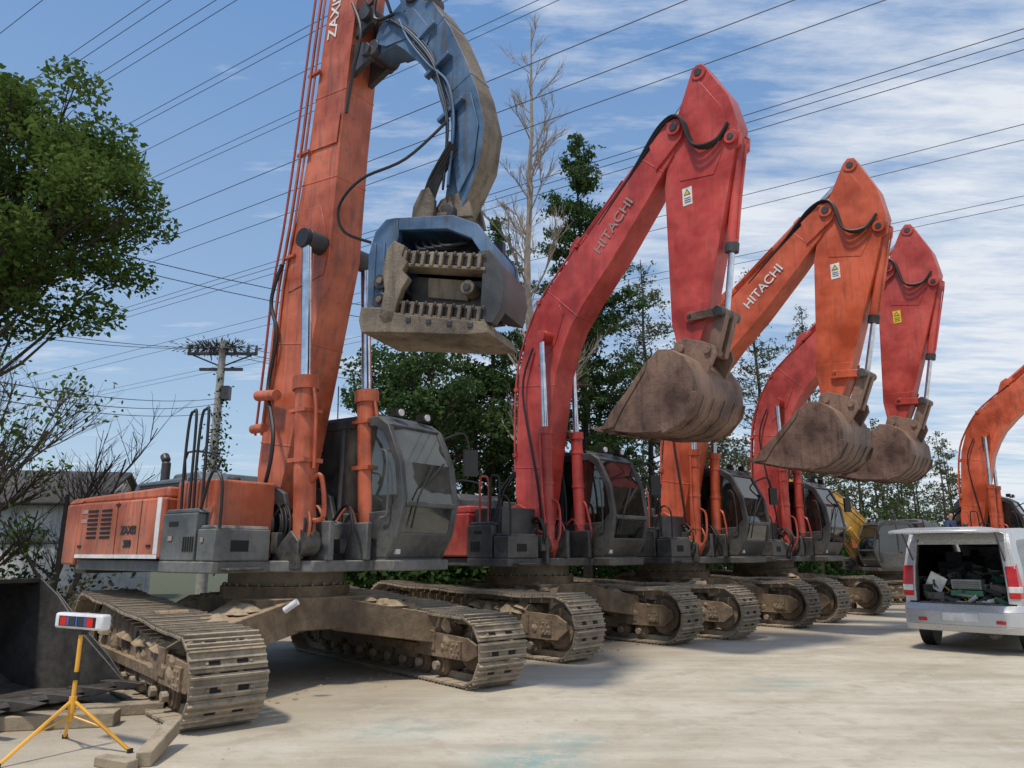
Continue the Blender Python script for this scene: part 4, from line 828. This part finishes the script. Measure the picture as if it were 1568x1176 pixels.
# ---------------------------------------------------------------- van
def van():
    r=empty('parked_van',(6.93,11.85,0),math.atan2(.71,.70)); r.scale=(1,.97,1.02)
    P='van_silver'
    def th(mb):
        out=[]
        for x,y,z in mb.v:
            f=1
            if z>1.0: f-=.15*((z-1.0)/.8)**1.3
            if z<.6: f-=.05*(.6-z)/.3
            if x<.5: f-=.05*((.5-x)/.6)**2
            out.append((x,y*f,z))
        mb.v=out
    b=MB()
    side=[(.0,.42),(.0,.95),(.05,1.25),(.15,1.58),(.26,1.74),(.42,1.80),(1.2,1.84),(2.3,1.84),(2.8,1.76),(3.5,1.18),(4.1,1.02),(4.33,.85),(4.35,.5),(4.25,.32),(1.2,.30),(.08,.32)]
    win=[(.34,1.10),(.34,1.15),(.38,1.25),(.42,1.50),(.48,1.60),(.6,1.64),(1.2,1.66),(2.3,1.66),(2.62,1.60),(3.05,1.2),(3.1,1.12),(3.05,1.08),(2.9,1.06),(2.6,1.06),(1.2,1.06),(.5,1.06)]
    for y0,y1 in ((-.85,-.79),(.79,.85)): b.ring(side,win,y0,y1,P)
    b.prism([(.15,1.58),(.26,1.74),(.42,1.80),(1.2,1.84),(2.3,1.84),(2.8,1.76),(2.75,1.72),(2.3,1.79),(1.2,1.79),(.44,1.75),(.30,1.69),(.21,1.58)],-.79,.79,P)
    b.prism([(3.5,1.18),(4.1,1.02),(4.33,.85),(4.35,.5),(4.25,.32),(4.1,.4),(4.1,.9),(3.5,1.1)],-.79,.79,P)
    b.bx(.06,4.2,-.79,.79,.34,.50,'dark_panel')
    for s in (-1,1):
        y0,y1=sorted((s*.67,s*.79)); b.prism([(.0,.72),(.0,.95),(.05,1.25),(.15,1.62),(.28,1.68),(.2,1.25),(.16,.72)],y0,y1,P)
        y0,y1=sorted((s*.655,s*.67)); b.prism([(.03,.72),(.03,.95),(.08,1.25),(.18,1.66),(.28,1.68),(.2,1.25),(.16,.72)],y0,y1,'dark_panel')
    th(b); b.build('body_shell',r,.035,seg=3)
    q=MB(); pl=[(.14,-.85),(.0,-.845),(-.09,-.74),(-.14,-.45),(-.155,0),(-.14,.45),(-.09,.74),(.0,.845),(.14,.85)]
    sc_=lambda k,dx=0:[(x*k+dx,y*(.96+.04*k)) for x,y in pl]
    q.prism_xy(sc_(.6),.30,.40,P,sc_(1)); q.prism_xy(sc_(1),.401,.60,P,sc_(1)); q.prism_xy(sc_(1),.601,.70,P,sc_(.55,.01)); 
    q.bx(-.175,-.15,-.25,.25,.46,.58,'white_plastic'); q.bx(-.06,.12,-.60,.60,.703,.72,'dark_panel'); q.build('rear_bumper',r,.02,seg=3)
    bl=MB(); 
    for s in (-1,1):
        y0,y1=sorted((s*.52,s*.66)); bl.bx(-.142,-.125,y0,y1,.44,.49,'red_lens')
        y0,y1=sorted((s*.70,s*.857)); bl.prism([(-.022,.80),(-.022,1.0),(.02,1.24),(.12,1.30),(.15,.95),(.12,.80)],y0,y1,'red_lens')
        bl.prism([(-.027,.88),(-.027,.97),(.11,.97),(.11,.88)],y0-.002,y1+.002,'white_plastic')
    th(bl); bl.build('tail_lights',r,.012)
    g=MB()
    for y in (-.82,.82): g.prism(win,y-.004,y+.004,'van_glass')
    g.add([(3.46,-.76,1.17),(3.46,.76,1.17),(2.72,.76,1.75),(2.72,-.76,1.75)],[(0,1,2,3)],'cab_glass_clear'); th(g); g.build('windows',r)
    w=MB()
    for x in (.78,3.5):
        for s in (-1,1):
            y0,y1=sorted((s*.62,s*.82)); w.cyl((x,y0,.31),(x,y1,.31),.31,'rubber',n=28); w.cyl((x,s*.80,.31),(x,s*.83,.31),.19,'wheel_grey',n=20)
    w.cyl((.2,-.35,.28),(.9,-.35,.28),.09,'dark_panel'); w.tube([(.9,-.35,.3),(.0,-.4,.26)],.03,'dark_panel'); w.build('wheels',r,.02)
    h=empty('tailgate',(.27,0,1.78),0,1,r); h.rotation_euler=(0,R(7),0); t=MB()
    o=[(-1.22,-.56),(-1.15,-.68),(-.80,-.76),(.0,-.66),(.0,.66),(-.80,.76),(-1.15,.68),(-1.22,.56)]; i_=[(-.70,-.50),(-.67,-.55),(-.55,-.61),(-.12,-.56),(-.12,.56),(-.55,.61),(-.67,.55),(-.70,.50)]
    n=8; zz=lambda x,y: -.16*(x/1.2)**2-.06*(y/.75)**2
    vs=[(a,b_,zz(a,b_)) for a,b_ in o]+[(a,b_,-.01+zz(a,b_)) for a,b_ in i_]+[(a,b_,.045+zz(a,b_)) for a,b_ in o]+[(a,b_,.045+zz(a,b_)) for a,b_ in i_]; fs=[]
    for k in range(n):
        j=(k+1)%n; fs+=[(k,n+k,n+j,j),(2*n+k,2*n+j,3*n+j,3*n+k),(k,j,2*n+j,2*n+k),(n+k,3*n+k,3*n+j,n+j)]
    t.add(vs,fs,P); t.build('tailgate_shell',h,.012)
    tg=MB(); tg.add([(a,b_,.02+zz(a,b_)) for a,b_ in i_],[tuple(range(8))],'van_glass'); tg.bx(-1.0,-.80,-.3,.3,-.15,-.10,'dark_panel'); tg.build('tailgate_glass',h)
    for s in (-1,1):
        st=MB(); st.cyl((.12,s*.66,1.3),(-.36,s*.66,1.80),.012,'dark_panel'); st.build('gas_strut',r)
    n_=MB(); n_.bx(.10,3.0,-.77,-.74,.5,1.05,'dark_panel'); n_.bx(.10,3.0,.74,.77,.5,1.05,'dark_panel'); n_.bx(.1,3.2,-.74,.74,.502,.53,'seat_fabric')
    for y in (-.40,.40): n_.box((1.5,y,.95),(.18,.56,.7),'seat_fabric',Matrix.Rotation(R(8),3,'Y')); n_.box((1.47,y,1.38),(.1,.26,.18),'seat_fabric'); n_.box((2.5,y,1.0),(.18,.5,.8),'seat_fabric')
    n_.build('seats_and_trim',r,.03)
    c=MB(); rng=random.Random(14); ms=['tool_grey','dark_panel','tool_green','tool_grey','white_plastic','tool_yellow','dark_panel','rubber','dark_panel','seat_fabric','rubber','seat_fabric']
    for k in range(110):
        s=(rng.uniform(.05,.26),rng.uniform(.04,.28),rng.uniform(.02,.12)); x=rng.uniform(.15,1.2); z=.56+(x-.1)*.35+rng.uniform(0,.32)
        c.box((x,rng.uniform(-.58,.58),z),s,rng.choice(ms),Matrix.Rotation(rng.uniform(-1,1),3,'Z')@Matrix.Rotation(rng.uniform(-.5,.5),3,'X'))
    for k in range(26):
        y=rng.uniform(-.6,.5); x=rng.uniform(.1,.5); z=rng.uniform(.60,.92); a=rng.uniform(-.3,.3)
        c.tube([(x,y,z),(x+.1,y+a*.5,z+.07),(x+.2,y+a,z),(x+.05,y+a*.8,z-.05)],.011,rng.choice(['rubber','rubber','tool_yellow','tool_grey','dark_panel']),smooth=4)
    for k in range(10):
        y=rng.uniform(-.55,.5); z=rng.uniform(.6,.85); c.cyl((.16,y,z),(.2,y+rng.uniform(.1,.3),z+rng.uniform(-.1,.1)),rng.uniform(.015,.04),rng.choice(ms),n=10)
    c.box((.35,-.05,.98),(.3,.42,.14),'tool_grey'); c.box((.35,.42,1.0),(.04,.26,.24),'white_plastic',Matrix.Rotation(.5,3,'X')); c.box((.35,-.05,.85),(.34,.46,.08),'tool_green')
    for k in range(4): c.bx(.19,.199,-.24,.14,.92+k*.03,.932+k*.03,'dark_panel')
    c.build('tool_cargo',r,.006)
van()
# ---------------------------------------------------------------- tripod warning lamp
def lamp():
    r=empty('warning_light_tripod',(-3.42,6.15,0),R(-28)); p=MB(); Y='tripod_yellow'
    p.cyl((0,0,.22),(0,0,.92),.016,Y); p.cyl((0,0,.28),(0,0,.40),.028,Y); p.cyl((0,0,.52),(0,0,.58),.024,'rubber')
    for a in (R(25),R(150),R(270)):
        e=(.50*math.cos(a),.50*math.sin(a),.012); p.tube([(.02*math.cos(a),.02*math.sin(a),.36),e],.014,Y); p.cyl((e[0],e[1],.0),(e[0],e[1],.03),.022,'rubber')
        p.tube([(0,0,.26),(.24*math.cos(a),.24*math.sin(a),.185)],.008,Y)
    p.build('tripod',r,.0)
    h=MB(); h.bx(-.30,.30,-.045,.045,.90,1.02,'white_plastic'); h.build('lamp_housing',r,.02,seg=3)
    l=MB()
    l.bx(-.235,.235,-.0485,-.0455,.922,.998,'rubber')
    for x,mm in ((-.17,'red_lens'),(-.06,'seat_fabric'),(.06,'seat_fabric'),(.17,'red_lens')): l.bx(x-.04,x+.04,-.054,-.049,.928,.992,mm)
    for x in (-.112,.0,.112): l.bx(x-.01,x+.01,-.054,-.049,.928,.992,'blue_lens')
    l.bx(-.05,.05,-.03,.03,.86,.898,'rubber'); l.build('lenses',r)
lamp()
def ground_bucket():
    r=empty('excavator_bucket',(-5.5,7.7,.0),R(-20),.95); b=MB()
    def P(p): return ((3.1-p[0])*1.35+.25,(p[1]-3.16)*1.0)
    bucket_mesh(b,P,.85,'black_steel'); b.build('bucket_shell',r,.006)
ground_bucket()
def timbers():
    for nm,c,s,m in (('timber_plank',(-4.35,6.9,.06),(1.7,.22,.12),Matrix.Rotation(R(12),3,'Z')),('timber_plank',(-4.1,7.35,.05),(1.6,.2,.10),Matrix.Rotation(R(20),3,'Z')),
        ('timber_block',(-2.66,6.02,.10),(.11,.60,.11),Matrix.Rotation(R(6),3,'Z')@Matrix.Rotation(R(9),3,'X')),('timber_block',(-2.82,5.72,.035),(.34,.10,.07),Matrix.Rotation(R(-25),3,'Z'))):
        t=MB(); t.box((0,0,0),s,'timber',m); o=t.build(nm,None,.01); o.location=c
timbers()
# ---------------------------------------------------------------- person standing on the far machine's track
def person():
    r=empty('person',(13.62,23.3,.98),R(-60))
    def chain(name,vs,es,rad,mat,root=0,sub=2):
        me=bpy.data.meshes.new(name); me.from_pydata(vs,es,[]); o=bpy.data.objects.new(name,me); scene.collection.objects.link(o); o.parent=r
        s=o.modifiers.new('s','SKIN'); 
        for i,q in enumerate(rad): me.skin_vertices[0].data[i].radius=(q,q) if not isinstance(q,tuple) else q
        me.skin_vertices[0].data[root].use_root=True; ss=o.modifiers.new('u','SUBSURF'); ss.levels=sub; ss.render_levels=sub; me.materials.append(M[mat])
        s.use_smooth_shade=True
    chain('trousers',[(0,0,.92),(0,.1,.86),(.03,.11,.48),(0,.12,.08),(0,-.1,.86),(.0,-.12,.48),(-.03,-.13,.08)],[(0,1),(1,2),(2,3),(0,4),(4,5),(5,6)],[.13,.10,.07,.055,.10,.07,.055],'trouser_grey')
    chain('shirt',[(0,0,.92),(0,0,1.15),(0,0,1.38),(0,.17,1.40),(.02,.24,1.12),(.10,.24,.92),(0,-.17,1.40),(.02,-.24,1.12),(.10,-.23,.92),(0,0,1.47)],[(0,1),(1,2),(2,3),(3,4),(4,5),(2,6),(6,7),(7,8),(2,9)],[.14,.14,.15,.075,.055,.045,.075,.055,.045,.06],'shirt_navy')
    chain('neck_and_head',[(0,0,1.44),(0.01,0,1.53),(.02,0,1.62),(.015,0,1.69),(.10,0,1.605)],[(0,1),(1,2),(2,3),(2,4)],[.055,.05,(.085,.075),.075,.014],'skin_tone')
    chain('hair',[(-.02,0,1.62),(-.005,0,1.705)],[(0,1)],[.085,.082],'hair_black')
    for s in (-1,1):
        vs=[(.10,s*.235,.92),(.13,s*.235,.85)]; es=[(0,1)]; rad=[.03,.032]
        for k in range(4):
            b=len(vs); vs+=[(.135+.012*k-.02,s*.235+(k-1.5)*.018,.80),(.14,s*.235+(k-1.5)*.019,.755-.006*abs(k-1.5))]; es+=[(1,b),(b,b+1)]; rad+=[.009,.008]
        b=len(vs); vs+=[(.16,s*.215,.84),(.175,s*.215,.80)]; es+=[(1,b),(b,b+1)]; rad+=[.011,.009]
        chain('hand',vs,es,rad,'skin_tone',0,1)
        f=MB(); f.prism([(-.1,0),(.19,0),(.2,.04),(.08,.09),(-.1,.1)],s*.12-.05,s*.12+.05,'rubber'); f.build('shoe',r,.02)
person()
# ---------------------------------------------------------------- light, sky, camera
S=Vector((-.26,-.36,.88)).normalized(); el=math.asin(S.z); az=math.atan2(S.x,S.y)
sl=bpy.data.lights.new('sun','SUN'); sl.energy=3.1; sl.angle=R(5); sl.color=(1,.92,.80); so=bpy.data.objects.new('sun',sl); scene.collection.objects.link(so)
so.rotation_euler=S.to_track_quat('Z','Y').to_euler()
w=bpy.data.worlds.new('World'); scene.world=w; w.use_nodes=True; nt=w.node_tree; bg=nt.nodes['Background']
sky=nn(nt,'ShaderNodeTexSky',sky_type='NISHITA'); sky.sun_disc=False; sky.sun_elevation=el; sky.sun_rotation=az; sky.air_density=1.0; sky.dust_density=1.0; sky.ozone_density=1.0
tc=nn(nt,'ShaderNodeTexCoord'); sp=nn(nt,'ShaderNodeSeparateXYZ'); nt.links.new(tc.outputs['Generated'],sp.inputs[0])
z=math_(nt,'MAXIMUM',math_(nt,'ADD',sp.outputs['Z'],.08),.02)
cb=nn(nt,'ShaderNodeCombineXYZ'); nt.links.new(math_(nt,'DIVIDE',sp.outputs['X'],z),cb.inputs[0]); nt.links.new(math_(nt,'DIVIDE',sp.outputs['Y'],z),cb.inputs[1])
mp=nn(nt,'ShaderNodeMapping'); mp.inputs['Rotation'].default_value=(0,0,R(28)); mp.inputs['Scale'].default_value=(.9,1.6,1); mp.inputs['Location'].default_value=(3.1,1.7,0); nt.links.new(cb.outputs[0],mp.inputs[0])
a=noise(nt,mp.outputs[0],1.4,8,.60); b_=noise(nt,mp.outputs[0],.5,3,.5)
mp2=nn(nt,'ShaderNodeMapping'); mp2.inputs['Rotation'].default_value=(0,0,R(-20)); mp2.inputs['Scale'].default_value=(.8,3.4,1); nt.links.new(cb.outputs[0],mp2.inputs[0])
c_=noise(nt,mp2.outputs[0],3.2,7,.66)
f=math_(nt,'ADD',math_(nt,'MULTIPLY',a,.50),math_(nt,'MULTIPLY',b_,.38)); f=math_(nt,'ADD',f,math_(nt,'MULTIPLY',c_,.32))
f=math_(nt,'ADD',f,math_(nt,'MULTIPLY',sp.outputs['X'],.13))
cl=ramp(nt,f,.575,.74)
hz=nn(nt,'ShaderNodeMapRange'); hz.inputs[1].default_value=.0; hz.inputs[2].default_value=.7; nt.links.new(sp.outputs['Z'],hz.inputs[0])
tint=mixc(nt,hz.outputs[0],(3.4,4.5,5.6),(1.0,2.35,4.9))
base=mixc(nt,.66,sky.outputs[0],tint)
col=mixc(nt,math_(nt,'MULTIPLY',cl,.92),base,(5.9,6.15,6.5))
nt.links.new(col,bg.inputs['Color']); bg.inputs['Strength'].default_value=.14
cam=bpy.data.cameras.new('camera'); cam.sensor_width=36; cam.lens=25.94; cam.clip_end=3000; co=bpy.data.objects.new('camera',cam); scene.collection.objects.link(co)
co.location=(0,0,1.5); co.rotation_euler=(R(102.8),0,0); scene.camera=co
scene.view_settings.view_transform='Standard'; scene.view_settings.look='None'; scene.view_settings.exposure=0
